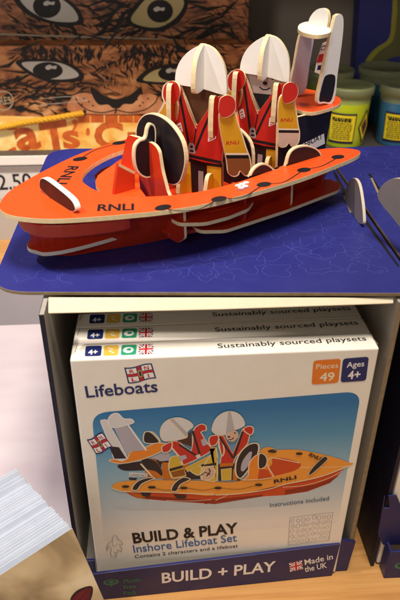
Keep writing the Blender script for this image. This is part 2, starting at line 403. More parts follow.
A.stroke([CF.px(4+9.5*math.cos(t*.35), 100+9.5*math.sin(t*.35)) for t in range(18)], .22, TAN, True); A.tpx('DRES', (-5, 104), (12, 103), TAN, 7, .01)
# caption field
A.ppx([(-60, 113.5), (255, 121.5), (255, 161), (-60, 161)], CAPT)
A.ppx([(78, 114), (152, 115), (151, 122), (78, 122)], CATOR)
for x in (90, 104, 118, 133, 146): A.ppx([(x, 114.5), (x+.9, 114.5), (x+.9, 122), (x, 122)], CAPT)
A.ppx([(152, 116), (255, 121), (255, 128), (152, 124)], CATOR)
A.tpx('C', (-31, 153), (-6, 152), CATOR, 34, .03); A.ppx(smooth([(-6, 149), (6, 150), (15, 146), (16, 150), (4, 155), (-8, 155)], 4), CATOR)
A.tpx('a', (18, 149), (42, 146), CATOR, 30, .035)
A.tpx('T', (44, 153), (71, 149), CATOR, 29, .04, .08)
A.ppx(smooth([(72, 120), (77, 119), (77.5, 125), (73.5, 131), (72, 130), (74, 125)], 3), CATOR)
A.tpx('s', (64, 147), (81, 146), CATOR, 24, .035)
A.tpx('C', (95, 147), (124, 147), CATOR, 25, .04)
A.tpx('u', (128, 148), (150, 148), CATOR, 24, .04)
for x, y, rx, ry in ((30, 152, 9, 1.2), (88, 131, 2, 4), (12, 128, 6, 1.5), (57, 154, 8, 1.3)): A.ppx(ell(x, y, rx, ry, 14), CATOR)
A.build('printed_face', cb)
# rope handle: three twisted strands
ROPE = mat('yellow_rope', 'e0a626', .7, .2, 300, .5)
mb = MB(); pa = smooth([(-30, 131), (0, 127.5), (25, 122.5), (55, 118), (83, 113)], 24, False)
RP = CF.off(1.1); base = [RP.pt(*RP.px(x, y)) for x, y in pa]
for k in range(3):
    L = []
    for i, p in enumerate(base):
        t = (base[min(i+1, len(base)-1)]-base[max(i-1, 0)]).normalized(); e = V((0, -1, 0)); g = t.cross(e)
        a = i*.62+k*2.0944; L.append(p+(e*math.cos(a)+g*math.sin(a))*.28)
    mb.tube(L, .34, ROPE, 7)
mb.tube([base[-1], base[-1]+V((.4, 1.3, .3))], .4, INK, 8)
mb.build('rope_handle', cb)

cb2 = thing('cat_face_bag', 'taller shaded bag behind, showing only its two wide cat eyes', 'bag', (-4, YB+11, 14), 0, g1)
CF2 = Plane((0, YB+11, 0), (1, 0, 0), (0, 0, 1))
mb = MB(); c = CF2.pxs([(-60, -40), (248, 30)]); mb.box((c[0][0], YB+11, 14), (c[1][0], YB+17, c[0][1]), FURD); mb.build('bag_body', cb2, .15)
A = Art(CF2, .0008, .004)
fur(A, (0, -5, 245, 40), 170, lambda x, y: 20+40*math.sin(x*.03), 14, .9, FURINK, 11)
fur(A, (0, -5, 245, 34), 60, lambda x, y: 20 if x < 100 else 160, 34, 1.7, FURINK, 18)
eye(A, [(14, -4), (24, 12), (45, 22), (66, 25), (83, 23), (78, 8), (62, -4), (40, -10)], [(20, -4), (28, 9), (46, 19), (64, 22), (78, 20), (73, 8), (58, -3), (40, -8)], (47, 6, 14, 12), [(42, 0), (49, 4), (54, -1), (57, 4), (48, 9), (42, 5)], SCL)
eye(A, [(126, 21), (132, 8), (146, -5), (170, -10), (186, -4), (187, 8), (178, 22), (160, 31), (140, 29)], [(131, 20), (137, 9), (149, -3), (168, -7), (182, -2), (183, 7), (174, 19), (159, 27), (142, 26)], (160, 11, 13, 11.5), [(152, 5), (159, 10), (164, 5), (167, 10), (158, 15), (152, 11)], SCY)
A.spx([(0, 34), (60, 36), (130, 38), (200, 41), (246, 42)], .35, TAN)
A.build('printed_face', cb2)

# ================================================================== TUBS
CLEAR = bpy.data.materials.new('frosted_plastic'); CLEAR.use_nodes = True
b = CLEAR.node_tree.nodes['Principled BSDF']; b.inputs['Base Color'].default_value = (.82, .9, .55, 1); b.inputs['Roughness'].default_value = .3; b.inputs['Transmission Weight'].default_value = .75; b.inputs['IOR'].default_value = 1.3
def tub(px, ptop, Y, r, h, content, cname, label, lab=True, title='SLIME'):
    P = hit(px, ptop, V((0, Y, 0)), V((0, 1, 0))); x, z1 = P.x, P.z; z0 = 14.0; h = z1-z0
    t = thing('putty_tub', label, 'tub', (x, Y, z0), 0, 'tubs of putty on the rear shelf')
    c = (x, Y, z0)
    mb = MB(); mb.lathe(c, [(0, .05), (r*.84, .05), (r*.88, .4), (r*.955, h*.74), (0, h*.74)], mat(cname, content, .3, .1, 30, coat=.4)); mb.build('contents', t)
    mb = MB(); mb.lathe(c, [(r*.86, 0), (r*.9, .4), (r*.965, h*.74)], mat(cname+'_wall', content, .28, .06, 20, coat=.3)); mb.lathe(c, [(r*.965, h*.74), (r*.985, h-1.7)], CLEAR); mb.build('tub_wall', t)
    mb = MB(); mb.lathe(c, [(r*.985, h-1.7), (r*1.06, h-1.6), (r*1.07, h-.25), (r*1.03, h), (r*.98, h), (r*.94, h-.5), (0, h-.55)], CLEAR); mb.build('lid', t)
    if lab:
        a0 = -146; a1 = -82
        mb = MB(); mb.lathe(c, [(r*.925, 1.0), (r*1.0, h*.6)], mat('tub_label_navy', '1f1c44', .45), 20, a0-3, a1+3)
        mb.lathe(c, [(r*.945, 1.5), (r*1.006, h*.57)], mat('tub_label_yellow', 'f4e22c', .45, .06), 20, a0, a1)
        R = random.Random(int(x*10))
        for k in range(11):
            f = .06+.84*k/11; zz = 1.5+(h*.57-1.5)*f; rr = r*(.945+.061*f)+.02
            aa = a0+5+R.uniform(0, 4); 
            while aa < a1-9:
                wd = R.uniform(2, 9); e = min(aa+wd, a1-5)
                mb.lathe(c, [(rr, zz), (rr+.003, zz+(.2 if k < 9 else .42))], INK, 3, aa, e); aa = e+R.uniform(.9, 1.6)
        # diamond emblem further round
        for w, m, k in ((1.0, mat('tub_label_navy', '1f1c44'), 0), (.82, mat('tub_label_yellow', 'f4e22c'), 1), (.5, mat('tub_label_plum', '5a2344', .45), 2)):
            n = 8
            for i in range(n):
                f0, f1 = -1+2*i/n, -1+2*(i+1)/n
                def q(f, s_): 
                    hw = (1-abs(f))*w; zz = h*.36+f*h*.3*w; rr = r*(.9+.1*zz/h)+.12+.02*k; a = math.radians(-48+s_*hw*22); return V(c)+V((rr*math.cos(a), rr*math.sin(a), zz))
                pts = [q(f0, -1), q(f0, 1), q(f1, 1), q(f1, -1)]
                if i == 0: pts = [pts[0], pts[2], pts[3]]
                if i == n-1: pts = [pts[0], pts[1], pts[2]]
                mb.face(pts, m)
        mb.build('wrap_label', t)
    return t
tub(350, 84, YB+4.2, 4.7, 15, 'cbe02c', 'lime_putty', 'lime green putty tub with yellow label, nearest the lifeboat stern')
tub(405, 84, YB+4.2, 4.6, 15, '3f7fb0', 'blue_putty', 'blue putty tub with large yellow label, cut off by the right border')
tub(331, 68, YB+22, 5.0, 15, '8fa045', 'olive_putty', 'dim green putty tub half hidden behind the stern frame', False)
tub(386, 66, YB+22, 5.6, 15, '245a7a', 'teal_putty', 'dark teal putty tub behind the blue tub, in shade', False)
# navy pack with a yellow-edged arch
np_ = thing('navy_pack', 'dark navy pack with a yellow green arched outline, behind the tubs', 'pack', (55, YB+36, 14))
NPF = Plane((0, YB+36, 0), (1, 0, 0), (0, 0, 1)); DN = mat('pack_navy', '3a3e92', .5, .1)
mb = MB(); c = NPF.pxs([(362, -30), (354, 90)]); e = NPF.pxs([(460, -30)]); 
mb.plate(NPF, [(c[0][0], c[0][1]), (e[0][0], c[0][1]), (e[0][0], 14.05), (c[1][0]+.3, 14.05)], 5, DN, DN, None, 0); mb.build('pack_body', np_, .2)
A = Art(NPF, .01, .02); YG = mat('pack_yellow_line', 'b9b440', .5, .1); A.ppx(smooth([(396, -10), (392, 15), (389, 38), (376, 48), (366, 60), (363, 75), (372, 76), (378, 64), (390, 54), (415, 50), (430, 30), (420, -10)], 5), YG)
A.ppx(smooth([(400, -10), (397, 15), (393, 40), (380, 51), (371, 62), (368, 76), (376, 76), (383, 64), (394, 57), (420, 54), (432, 30), (424, -10)], 5), mat('pack_olive', '77794a', .5, .15, 20)); A.build('printed_arch', np_)

# ================================================================== DISPLAY TRAYS
def doodles(A, x0, y0, x1, y1, n, seed):
    """sparse outline pictures printed on the blue card: wavy contours, shells, fish and squiggles that keep apart"""
    R = random.Random(seed); spots = []
    for _ in range(9000):
        r = R.uniform(.8, 2.4); x, y = R.uniform(x0+r*1.3, x1-r*1.3), R.uniform(y0+r*1.1, y1-r*1.1)
        if all((x-a)**2+(y-b)**2 > (r+c)**2*.55 for a, b, c in spots): spots.append((x, y, r))
        if len(spots) >= n: break
    w = .04
    for x, y, r in spots:
        t0 = R.uniform(0, 6.28); asp = R.uniform(.55, 1); hs = [(k, R.uniform(.05, .34)/k**.5, R.uniform(0, 6.28)) for k in (2, 3, 4, 5, 7)]
        def W(t, q=1.):
            m = r*.8*q*(1+sum(a*math.sin(k*t+p) for k, a, p in hs)); a, b = m*math.cos(t), m*asp*math.sin(t)
            return (x+a*math.cos(t0)-b*math.sin(t0), y+a*math.sin(t0)+b*math.cos(t0))
        n = 60; end = n if R.random() < .6 else R.randint(34, 52)
        A.stroke([W(i/n*2*math.pi) for i in range(end)], w, BLUELINE, end == n)
        if R.random() < .3: A.stroke([W(i/n*2*math.pi, .55) for i in range(R.randint(16, 40))], w*.9, BLUELINE)

def leaf_emblem(A, cx, cy, r, m=PDGREEN):
    A.poly(ell(cx, cy, r*1.25, r*.8), m); A.poly(ell(cx, cy+.05*r, r*.85, r*.5), LIPBLUE); A.poly(smooth([(cx-.5*r, cy), (cx, cy+.38*r), (cx+.55*r, cy+.05*r), (cx, cy-.28*r)], 4), m); A.poly([(cx-.12*r, cy-1.1*r), (cx+.12*r, cy-1.1*r), (cx+.1*r, cy), (cx-.1*r, cy)], m)

tray = thing('display_tray', 'blue topped cardboard counter display holding the white lifeboat cartons', 'display stand', (12.5, 0, ZS), 0, 'cardboard counter displays')
def side(x0, x1, inner_left):
    mb = MB(); pln = Plane((x1 if inner_left else x0, 0, 0), (0, 1, 0) if inner_left else (0, -1, 0), (0, 0, 1))
    sg = 1 if inner_left else -1
    # wall: front edge at y .6, up to the platform
    y0, y1 = .6, 31
    mb.box((x0, y0, ZS+.02), (x1, y1, 29.1), TAUPE)
    # outer skin
    xo = x0-.04 if inner_left else x1
    mb.box((xo, y0-.03, ZS+.01), (xo+.04, y1, 29.1), NAVY)
    mb.box((x0, y0-.012, ZS+.3), (x1, y0-.001, 29.05), KRAFT if not inner_left else NAVY)
    return mb
side(-1.95, -1.6, True).build('side_panel', tray); side(26.1, 26.5, False).build('side_panel', tray)
mb = MB(); mb.box((-1.6, 30.6, ZS+.02), (26.1, 31, 29.05), TAUPE); mb.build('back_panel', tray)
mb = MB(); mb.box((-1.6, .6, ZS+.01), (26.1, 30.6, ZS+.25), TAUPE); mb.build('floor_panel', tray)
# front lip, slightly askew
LA, LB = V((-.55, -1.32, ZS)), V((25.0, -.2, ZS)); LIP = Plane(LA, LB-LA, (0, 0, 1)); lw = (LB-LA).length
mb = MB(); mb.plate(LIP, [(0, .02), (lw-.4, .02), (lw-.15, 5.2), (0.25, 4.3), (0, 4.3)], .3, LIPBLUE, LIPBLUE, TAUPE, 0)
mb.plate(Plane((0, .25, ZS), (1, 0, 0), (0, 0, 1)), [(24.6, .02), (26.35, .02), (26.65, 4.75), (24.9, 5.25)], .3, LIPBLUE, LIPBLUE, TAUPE, 0)
mb.plate(Plane((0, .25, ZS), (1, 0, 0), (0, 0, 1)), [(-1.95, .02), (-.2, .02), (-.2, 4.3), (-1.95, 4.3)], .3, LIPBLUE, LIPBLUE, TAUPE, 0)
lip = mb.build('front_lip', tray, .04)
A = Art(LIP); A.tpx('BUILD + PLAY', (162, 583), (275, 571), PWHITE, 10, .02)
A.tpx('Made in', (305, 565), (333, 559), PWHITE, 5.5, .01); A.tpx('the UK', (305, 572), (327, 567.5), PWHITE, 5.5, .01)
q = LIP.pxs([(289, 563), (302, 560), (303, 569), (290, 572)]); uk_flag(A, q)
c = LIP.px(111, 582); leaf_emblem(A, c[0], c[1], .62)
A.tpx('Plastic', (124, 583), (141, 581), PDGREEN, 4, .01); A.tpx('Free', (124, 589), (136, 587.5), PDGREEN, 4, .01); A.tpx('Pack', (124, 595), (137, 593.5), PDGREEN, 4, .01)
A.build('lettering', lip)
# blue platform on top
TOP = flat(ZP)
PLAT = [(-5.9, 38.1), (-6.2, 3.2), (28.0, .85), (28.4, 36.6)]
PLAT = rnd(PLAT, [3.6, 3.2, 2.2, .8], 8)
mb = MB(); mb.plate(TOP, PLAT, .32, BLUE, KRAFT, TAUPE, 0); plat = mb.build('display_platform', tray, .05)
A = Art(TOP, .00006, .004); doodles(A, -5, 3.2, 27.5, 36, 420, 5); A.build('outline_print', plat)
# white hem of the lid hanging under the platform front
HEM = Plane((0, .6, 28.2), (1, 0, 0), (0, .8, 1)); mb = MB()
mb.plate(HEM, HEM.pxs([(48.5, 297.5), (393, 297.8), (393, 303.5), (220, 309.5), (48.5, 313.5)]), .28, CREAM, CREAM); mb.build('lid_hem', tray, .05)
# slot and half-round tab near the right edge
GREYC = mat('grey_tab_card', 'a39a94', .6, .06, 120, .1)
SX = Plane((26.9, 0, 0), (0, -1, 0), (0, 0, 1)); mb = MB()
mb.plate(SX, [(a, b) for a, b in smooth(SX.pxs([(364, 224), (358, 221), (352, 212), (347, 202), (347, 191), (351, 181), (355.5, 178), (360, 184), (363, 200), (364.5, 216)]), 4)], .3, GREYC, mat('tab_edge', 'cbbfae', .7)); mb.build('half_round_tab', tray, .03)
A = Art(TOP, .002, .008); A.ppx([(333, 172), (335.5, 172), (349, 196), (347, 204)], INK); A.ppx([(343, 196), (346.5, 195), (353, 212), (350, 213)], KRAFT); A.ppx([(363.5, 221), (366, 219), (399.5, 266), (398, 267)], INK); A.build('slot', tray)

# neighbouring display on the right
DX = 31.0
tray2 = thing('display_tray', 'second blue topped display at the right border, with a black side wall', 'display stand', (12.5+DX, 0, ZS), 0, 'cardboard counter displays')
mb = MB(); mb.box((-1.95+DX, .6, ZS+.02), (-1.6+DX, 31, 29.1), NAVY); mb.build('side_panel', tray2)
mb = MB(); mb.box((26.1+DX, .6, ZS+.02), (26.65+DX, 31, 29.1), TAUPE); mb.build('side_panel', tray2)
mb = MB(); mb.box((-1.6+DX, 30.6, ZS+.02), (26.1+DX, 31, 29.05), TAUPE); mb.build('back_panel', tray2)
LIP2 = Plane((-1.0+DX, -.9, ZS), (1, -.02, 0), (0, 0, 1)); mb = MB()
mb.plate(LIP2, [(0, .02), (27, .02), (27, 4.4), (.25, 4.4)], .3, LIPBLUE, LIPBLUE, TAUPE, 0)
mb.plate(Plane((-1.0+DX, -.5, ZS), (0, -1, 0), (0, 0, 1)), [(-1.1, .02), (.38, .02), (.38, 4.35), (-1.1, 4.35)], .28, LIPBLUE, LIPBLUE, TAUPE, 0)
FL = Plane((DX, .35, ZS), (1, 0, 0), (0, 0, 1)); mb.plate(FL, FL.pxs([(378, 534), (384.3, 497), (385.3, 496.5), (384, 508.5), (389.3, 508), (388.6, 496), (397, 496), (402, 508), (440, 508), (440, 545), (383, 545)]), .2, LIPBLUE, LIPBLUE, TAUPE, 0)
lip2 = mb.build('front_lip', tray2, .04)
A = Art(LIP2); leaf_emblem(A, 1.75, 2.1, .75); A.build('lettering', lip2)
mb = MB(); mb.plate(TOP, rnd([(28.75, 36.5), (28.35, 1.1), (60, .5), (60, 38)], [.5, 1.5, 3, 3]), .32, BLUE, KRAFT, TAUPE, 0); plat2 = mb.build('display_platform', tray2, .05)
A = Art(TOP, .00006, .004); doodles(A, 29.2, 2, 42, 36, 150, 9); A.build('outline_print', plat2)
SX2 = Plane((32.2, 0, 0), (.5, -1, 0), (0, 0, 1)); mb = MB()
mb.plate(SX2, smooth(SX2.pxs([(379, 198), (382, 187), (390, 180), (400, 178), (410, 184), (418, 200), (422, 226), (410, 236), (395, 219)]), 4), .3, GREYC, mat('tab_edge', 'cbbfae')); mb.build('half_round_tab', tray2, .03)
A = Art(TOP, .002, .008); A.ppx([(368, 174), (370.5, 173.5), (404, 226), (402, 228)], INK); A.ppx([(370.5, 178), (372.5, 178), (381, 196), (379, 197)], KRAFT); A.build('slot', tray2)

# ================================================================== CARTONS
HC = 25.1; TH = 2.25
TGREY = mat('carton_sketch_grey', '8b8790', .5)
SKYP = bpy.data.materials.new('printed_sky'); SKYP.use_nodes = True; nt = SKYP.node_tree; b = nt.nodes['Principled BSDF']; b.inputs['Roughness'].default_value = .42
tc = nt.nodes.new('ShaderNodeTexCoord'); sx = nt.nodes.new('ShaderNodeSeparateXYZ'); nt.links.new(tc.outputs['Generated'], sx.inputs[0])
cr = nt.nodes.new('ShaderNodeValToRGB'); e = cr.color_ramp.elements
e[0].position = .1; e[0].color = (*rgb('ebe7df'), 1); e[1].position = .95; e[1].color = (*rgb('1d74ae'), 1)
for p, h in ((.3, 'c3d0d6'), (.55, '8db6ca'), (.75, '4f95bf')): k = e.new(p); k.color = (*rgb(h), 1)
nz = nt.nodes.new('ShaderNodeTexNoise'); nz.inputs['Scale'].default_value = 60; nz.inputs['Detail'].default_value = 4
ma = nt.nodes.new('ShaderNodeMath'); ma.operation = 'MULTIPLY_ADD'; ma.inputs[1].default_value = .03; nt.links.new(nz.outputs['Fac'], ma.inputs[0]); nt.links.new(sx.outputs['Z'], ma.inputs[2])
nt.links.new(ma.outputs[0], cr.inputs[0]); nt.links.new(cr.outputs[0], b.inputs['Base Color'])

def carton_body(t, y, h):
    mb = MB(); mb.box((.0, y, ZS+.28), (25, y+TH, h), IVORY); return mb.build('box_body', t, .16, 3)
def top_print(t, y, h, dy, pxshift):
    """icons and wording along the carton's top edge; laid out on the first carton's top, moved back by dy"""
    T = flat(h); A = Art(T); D = (0, dy)
    def Q(x, yy): a = T.px(x, yy); return (a[0], a[1]+dy)
    def sq(x0, x1, yt, yb, m, r=.22): A.poly(rnd([Q(x0+1.2, yt), Q(x1+1.0, yt-.4), Q(x1, yb-.5), Q(x0, yb)], r), m)
    sq(84.5, 101, 346, 356.5, PNAVY); A.text('4+', Q(88, 354.5), Q(97.5, 354), PWHITE, .62, .03)
    sq(103, 118, 345.5, 356, PYELLOW); A.stroke([Q(108, 348), Q(113, 349), Q(109, 351), Q(114, 353)], .1, PWHITE)
    sq(120.5, 136, 345, 355.3, PGREEN); c = Q(128.3, 350); A.poly(ell(c[0], c[1], .42, .4), PWHITE); A.poly(ell(c[0]+.05, c[1]+.05, .2, .18), PGREEN)
    uk_flag(A, [Q(139, 344.6), Q(153.5, 344), Q(153, 354), Q(138.3, 354.6)])
    A.text('Sustainably sourced playsets', Q(218, 348.3), Q(367, 340.5), INK, .62, .006)
    SL = mat('flap_slit_shade', '9a8f7c', .8); A.stroke([Q(74.6, 352.5), Q(77.5, 344.8)], .05, SL); A.stroke([Q(378, 344.5), Q(368.5, 333)], .04, SL); A.stroke([Q(75, 345.6), Q(367, 331.4)], .035, SL)
    return A.build('lettering', t)
GC = 'lifeboat cartons in the display tray'
c1 = thing('playset_carton', 'front white carton with lifeboat picture and orange and navy badges', 'carton', (12.5, TH/2, ZS+.28), 0, GC)
body = carton_body(c1, 0, HC); top_print(c1, 0, HC, 0, 0)
F0 = FRONT
# picture panel
A = Art(F0, 0, .004)
A.poly(rnd(F0.pxs([(91.5, 413), (361.5, 391), (338, 523), (104, 541)]), [1.5, 1.5, .4, .4], 8), SKYP)
pic = A.build('printed_picture', c1)
# everything printed on it (traced as flat shapes)
A = Art(F0, .0008, .007)
PO = mat('picture_orange', 'ec8a2c', .45, .06, 100); PDO = mat('picture_deck_yellow', 'f0a040', .45, .06, 100); PR = mat('picture_red', 'cc4a22', .45, .06, 100); PJ = mat('picture_jacket', 'c7302c', .45, .08, 100)
PYE = mat('picture_yellow', 'd6b23e', .45, .08, 100); PH = mat('picture_helmet', 'dcdad8', .45, .05, 100); PHS = mat('picture_helmet_grey', 'b9b5b6', .45, .05, 100); PBR = mat('picture_brown', '94561f', .45)
def f1(L): return [(x/5.714+85, y/5.714+405) for x, y in L]
def f2(L): return [(x/5.714+145, y/5.714+405) for x, y in L]
def f3(L): return [(x/5.714+205, y/5.714+405) for x, y in L]
def f4(L): return [(x/4+270, y/4+420) for x, y in L]
PC = mat('picture_cut_edge', 'e6d8bc', .45, .05, 100); PK = mat('picture_black', '25222a', .45, .1, 100); PLV = mat('picture_lavender', 'b4b0bb', .45, .06, 60); PSK = mat('picture_skin', 'd8b49a', .5); PTAN = mat('picture_tan_shade', 'c9711f', .45, .08, 60); PDR = mat('picture_dark_red', '8e2a1c', .45, .08, 80)
def out(L, m, n=3, w=.1, edge=None):
    """a printed board piece: pale cut edge first, its colour inside"""
    q = F0.pxs(smooth(L, n) if n > 1 else L); A.poly(q, edge or PC); q2 = q if area(q) > 0 else q[::-1]; A.poly(inset(q2, w), m)
def ln(L, w, m, n=4): A.spx(L, w, m, False, n)
# ground shade, hull
A.ppx([(x, y-.045*(x-220)) for x, y in ell(222, 503, 110, 5.5, 40)], mat('picture_soft_grey', 'c3ccd0', .5))
A.ppx(f1([(215, 488), (262, 516), (300, 532), (400, 542)])+f2([(150, 550), (400, 566)])+f3([(40, 566), (200, 542), (330, 522)])+f4([(60, 300), (150, 286), (240, 252), (297, 198), (200, 215)])+f3([(0, 490)]), PR)
A.ppx(f1([(255, 500), (300, 530), (400, 540), (400, 524), (320, 512)]), PTAN)
A.ppx(f2([(0, 534), (150, 548), (400, 564), (400, 545), (180, 530), (0, 518)]), PDR); A.ppx(f3([(0, 566), (200, 540), (330, 522), (330, 512), (200, 524), (0, 546)]), PDR); A.ppx(f4([(60, 298), (150, 284), (240, 250), (275, 222), (180, 258), (60, 280)]), PDR)
ln(f4([(50, 268), (130, 262), (220, 238), (292, 202)]), .07, PC); ln(f3([(60, 545), (150, 505), (165, 500)]), .07, PC); ln(f2([(120, 545), (260, 548), (380, 540)]), .06, PC)
# stern: black fins, shelf, panel, strut
A.ppx(smooth(f1([(190, 340), (320, 322), (400, 308), (430, 330), (425, 366), (300, 374), (215, 372)]), 3), PK)
A.ppx(f2([(0, 300), (60, 312), (100, 372), (96, 420), (0, 420)]), PTAN); A.ppx(smooth(f2([(-20, 312), (30, 308), (70, 330), (98, 380), (94, 404), (60, 378), (0, 362)]), 3), PK)
A.ppx(f2([(30, 300), (128, 262), (150, 300), (136, 330), (100, 322)]), PLV); A.ppx(f2([(80, 322), (140, 316), (138, 336), (92, 338)]), PK)
A.ppx(f1([(252, 384), (356, 390), (356, 412), (252, 408)]), PH); A.tpx('LIFEBOAT', f1([(258, 405)])[0], f1([(350, 408)])[0], PK, 2.2); A.ppx(f1([(250, 414), (300, 416), (290, 428), (252, 426)]), PK)
out(f1([(136, 320), (155, 306), (240, 304), (252, 268), (340, 240), (400, 214)])+f2([(95, 214), (132, 222), (92, 268), (0, 306)])+f1([(300, 320), (200, 337)]), PO, 2, .1)
ln(f1([(318, 334), (398, 424)]), .16, PC, 1)
out(f1([(338, 170), (348, 154), (370, 148), (400, 160), (432, 212), (352, 210)]), PK, 4); out(f2([(-8, 160), (20, 148), (52, 166), (84, 214), (-4, 216)]), PK, 4)
# stern frame
A.ppx(f1([(166, 132), (240, 118), (345, 256), (252, 266), (240, 290)]), PLV); ln(f1([(246, 114), (350, 258)]), .16, WHITE, 1)
out(f1([(88, 100), (96, 84), (116, 80), (136, 92), (150, 126), (246, 306), (164, 308), (150, 250)]), PH, 2, .07, WHITE); A.ppx(f1([(142, 244), (158, 236), (194, 240), (236, 304), (168, 306)]), PK)
out(f1([(128, 96), (136, 66), (160, 46), (192, 46), (222, 74), (262, 76), (280, 90), (270, 106), (180, 130), (142, 122)]), PH, 4, .08, WHITE)
q = F0.pxs(f1([(8, 194), (102, 158), (162, 244), (62, 277)])); rnli_flag(A, q)
# deck
A.ppx(smooth(f1([(150, 466), (180, 442), (260, 430), (400, 428)])+f2([(150, 428), (400, 432)]), 3, False)+smooth(f3([(0, 432), (215, 428), (300, 280), (345, 240), (400, 246)])+f4([(0, 120), (60, 117), (130, 120), (250, 146), (318, 170), (326, 178), (200, 226), (0, 268)])+f3([(200, 508), (0, 516)]), 3, False)+f2([(200, 500), (0, 494)])+f1([(220, 492), (170, 482)]), PDO)
ln(f1([(152, 472), (220, 492), (400, 496)])+f2([(200, 502), (390, 508)])+f3([(60, 512), (200, 504), (360, 480)])+f4([(60, 256), (200, 226), (322, 180)]), .12, PC)
ln(f4([(110, 188), (220, 188), (318, 182)]), .06, PC)
A.ppx(smooth(f3([(215, 424), (300, 400), (380, 340)])+f4([(10, 152), (60, 152), (122, 172), (108, 196), (62, 212), (0, 226)])+f3([(330, 416)]), 3), PR); ln(f4([(-6, 160), (12, 150), (118, 170)]), .1, PC)
# crew nearer the stern
A.ppx(f2([(98, 325), (240, 330), (330, 420), (100, 424)]), PTAN)
out(f2([(132, 350), (146, 296), (196, 288), (214, 340), (222, 372), (236, 402), (160, 418), (142, 392)]), PYE, 3); A.ppx(f2([(138, 362), (214, 342), (218, 356), (142, 378)]), PK); A.ppx(f2([(146, 382), (220, 362), (232, 398), (162, 412)]), PBR)
A.ppx(f2([(228, 362), (330, 330), (340, 420), (240, 424)]), PK); out(f2([(256, 366), (318, 342), (326, 372), (308, 402), (272, 388)]), PYE, 2)
out(f2([(152, 206), (196, 206), (264, 258), (270, 150), (300, 112), (330, 104), (352, 118), (350, 146), (322, 154), (372, 230), (386, 254), (330, 292), (222, 342), (206, 312), (150, 246)]), PJ, 2)
out(f2([(92, 250), (98, 230), (150, 206), (158, 232), (142, 262), (104, 272)]), PJ, 3); A.ppx(f2([(186, 206), (264, 150), (268, 236)]), mat('picture_shadow_brown', '4a2e24', .45))
ln(f2([(196, 224), (300, 292)]), .2, PK, 1); ln(f2([(272, 146), (312, 276)]), .2, PK, 1); ln(f2([(150, 236), (210, 306)]), .1, PC, 1)
for L in ([(190, 290), (232, 282), (240, 302), (204, 318)], [(318, 196), (340, 188), (358, 222), (330, 232)]): A.ppx(f2(L), PLV)
A.ppx(f2([(288, 286), (312, 278), (320, 296), (298, 304)]), PH)
out(f2([(226, 358), (384, 276), (396, 298), (244, 380)]), PYE, 1, .06)
out(f2([(84, 150), (100, 106), (140, 76), (200, 68), (256, 90), (276, 120), (244, 150), (236, 186), (130, 206), (94, 192)]), PH, 4, .08); A.ppx(f2([(140, 80), (160, 74), (246, 160), (234, 186)]), PHS); ln(f2([(138, 82), (236, 186)]), .13, PC, 1)
# crew nearer the wheel
out(f2([(318, 420), (322, 362), (360, 300), (400, 240)])+f3([(30, 250), (66, 240), (74, 330), (70, 430), (20, 432)]), PYE, 2); A.ppx(f2([(336, 338), (400, 326)])+f3([(64, 326), (64, 344), (-20, 346)]), PK); out(f2([(328, 384), (346, 352), (400, 342)])+f3([(50, 350), (60, 380), (40, 420), (-20, 426)]), PSK, 3); ln(f2([(352, 404), (372, 376), (364, 360)]), .12, PK, 1); ln(f3([(-24, 400), (0, 380), (30, 395)]), .12, PK, 1)
A.ppx(f3([(74, 336), (180, 330), (200, 428), (76, 430)]), PK); out(f3([(90, 364), (152, 356), (150, 426), (94, 428)]), PYE, 1, .07); A.ppx(f3([(160, 362), (186, 360), (184, 426), (158, 428)]), PTAN)
out(f3([(76, 170), (106, 170), (158, 272), (212, 132), (240, 120), (262, 150), (246, 216), (212, 258), (176, 296), (160, 338), (84, 344), (90, 282), (74, 232)]), PJ, 1, .08)
out(f3([(18, 196), (32, 172), (74, 168), (80, 196), (62, 226), (30, 232)]), PJ, 3); out(f3([(216, 136), (240, 116), (270, 118), (280, 140), (266, 168), (238, 160)]), PJ, 3)
out(f3([(74, 200), (88, 190), (106, 216), (112, 268), (92, 290)]), PJ, 3, .12); ln(f3([(84, 180), (160, 300)]), .2, PK, 1); ln(f3([(214, 150), (164, 300)]), .2, PK, 1); A.ppx(f3([(84, 330), (162, 326), (160, 344), (84, 350)]), PTAN)
A.ppx(smooth(f3([(116, 166), (150, 146), (182, 146), (190, 176), (160, 206), (128, 196)]), 3), PSK); A.ppx(f3(ell(136, 178, 9, 5, 8)), PK); A.ppx(f3(ell(170, 156, 6, 4, 8)), PK); ln(f3([(134, 192), (150, 194), (164, 182)]), .1, PK)
out(f3([(38, 130), (54, 82), (90, 46), (140, 30), (190, 44), (220, 78), (224, 116), (168, 142), (120, 166), (70, 168), (44, 152)]), PH, 4, .08); A.ppx(f3([(132, 32), (146, 32), (170, 140), (118, 164)]), PHS)
# wheel and console
out(f3([(172, 392), (172, 326), (200, 262), (250, 218), (298, 212), (312, 240), (296, 300), (250, 370), (204, 418)]), PK, 4, .14); A.ppx(smooth(f3([(204, 366), (214, 316), (250, 268), (268, 268), (252, 330), (222, 372)]), 4), PLV)
out(f3([(214, 426), (242, 400), (248, 334), (276, 292), (310, 276), (340, 300), (372, 364), (384, 412)]), PO, 3); out(f3([(304, 282), (322, 270), (346, 282), (358, 312), (344, 350), (304, 358)]), PK, 4)
A.ppx(f3([(310, 360), (360, 366), (382, 408), (300, 420)]), PR)
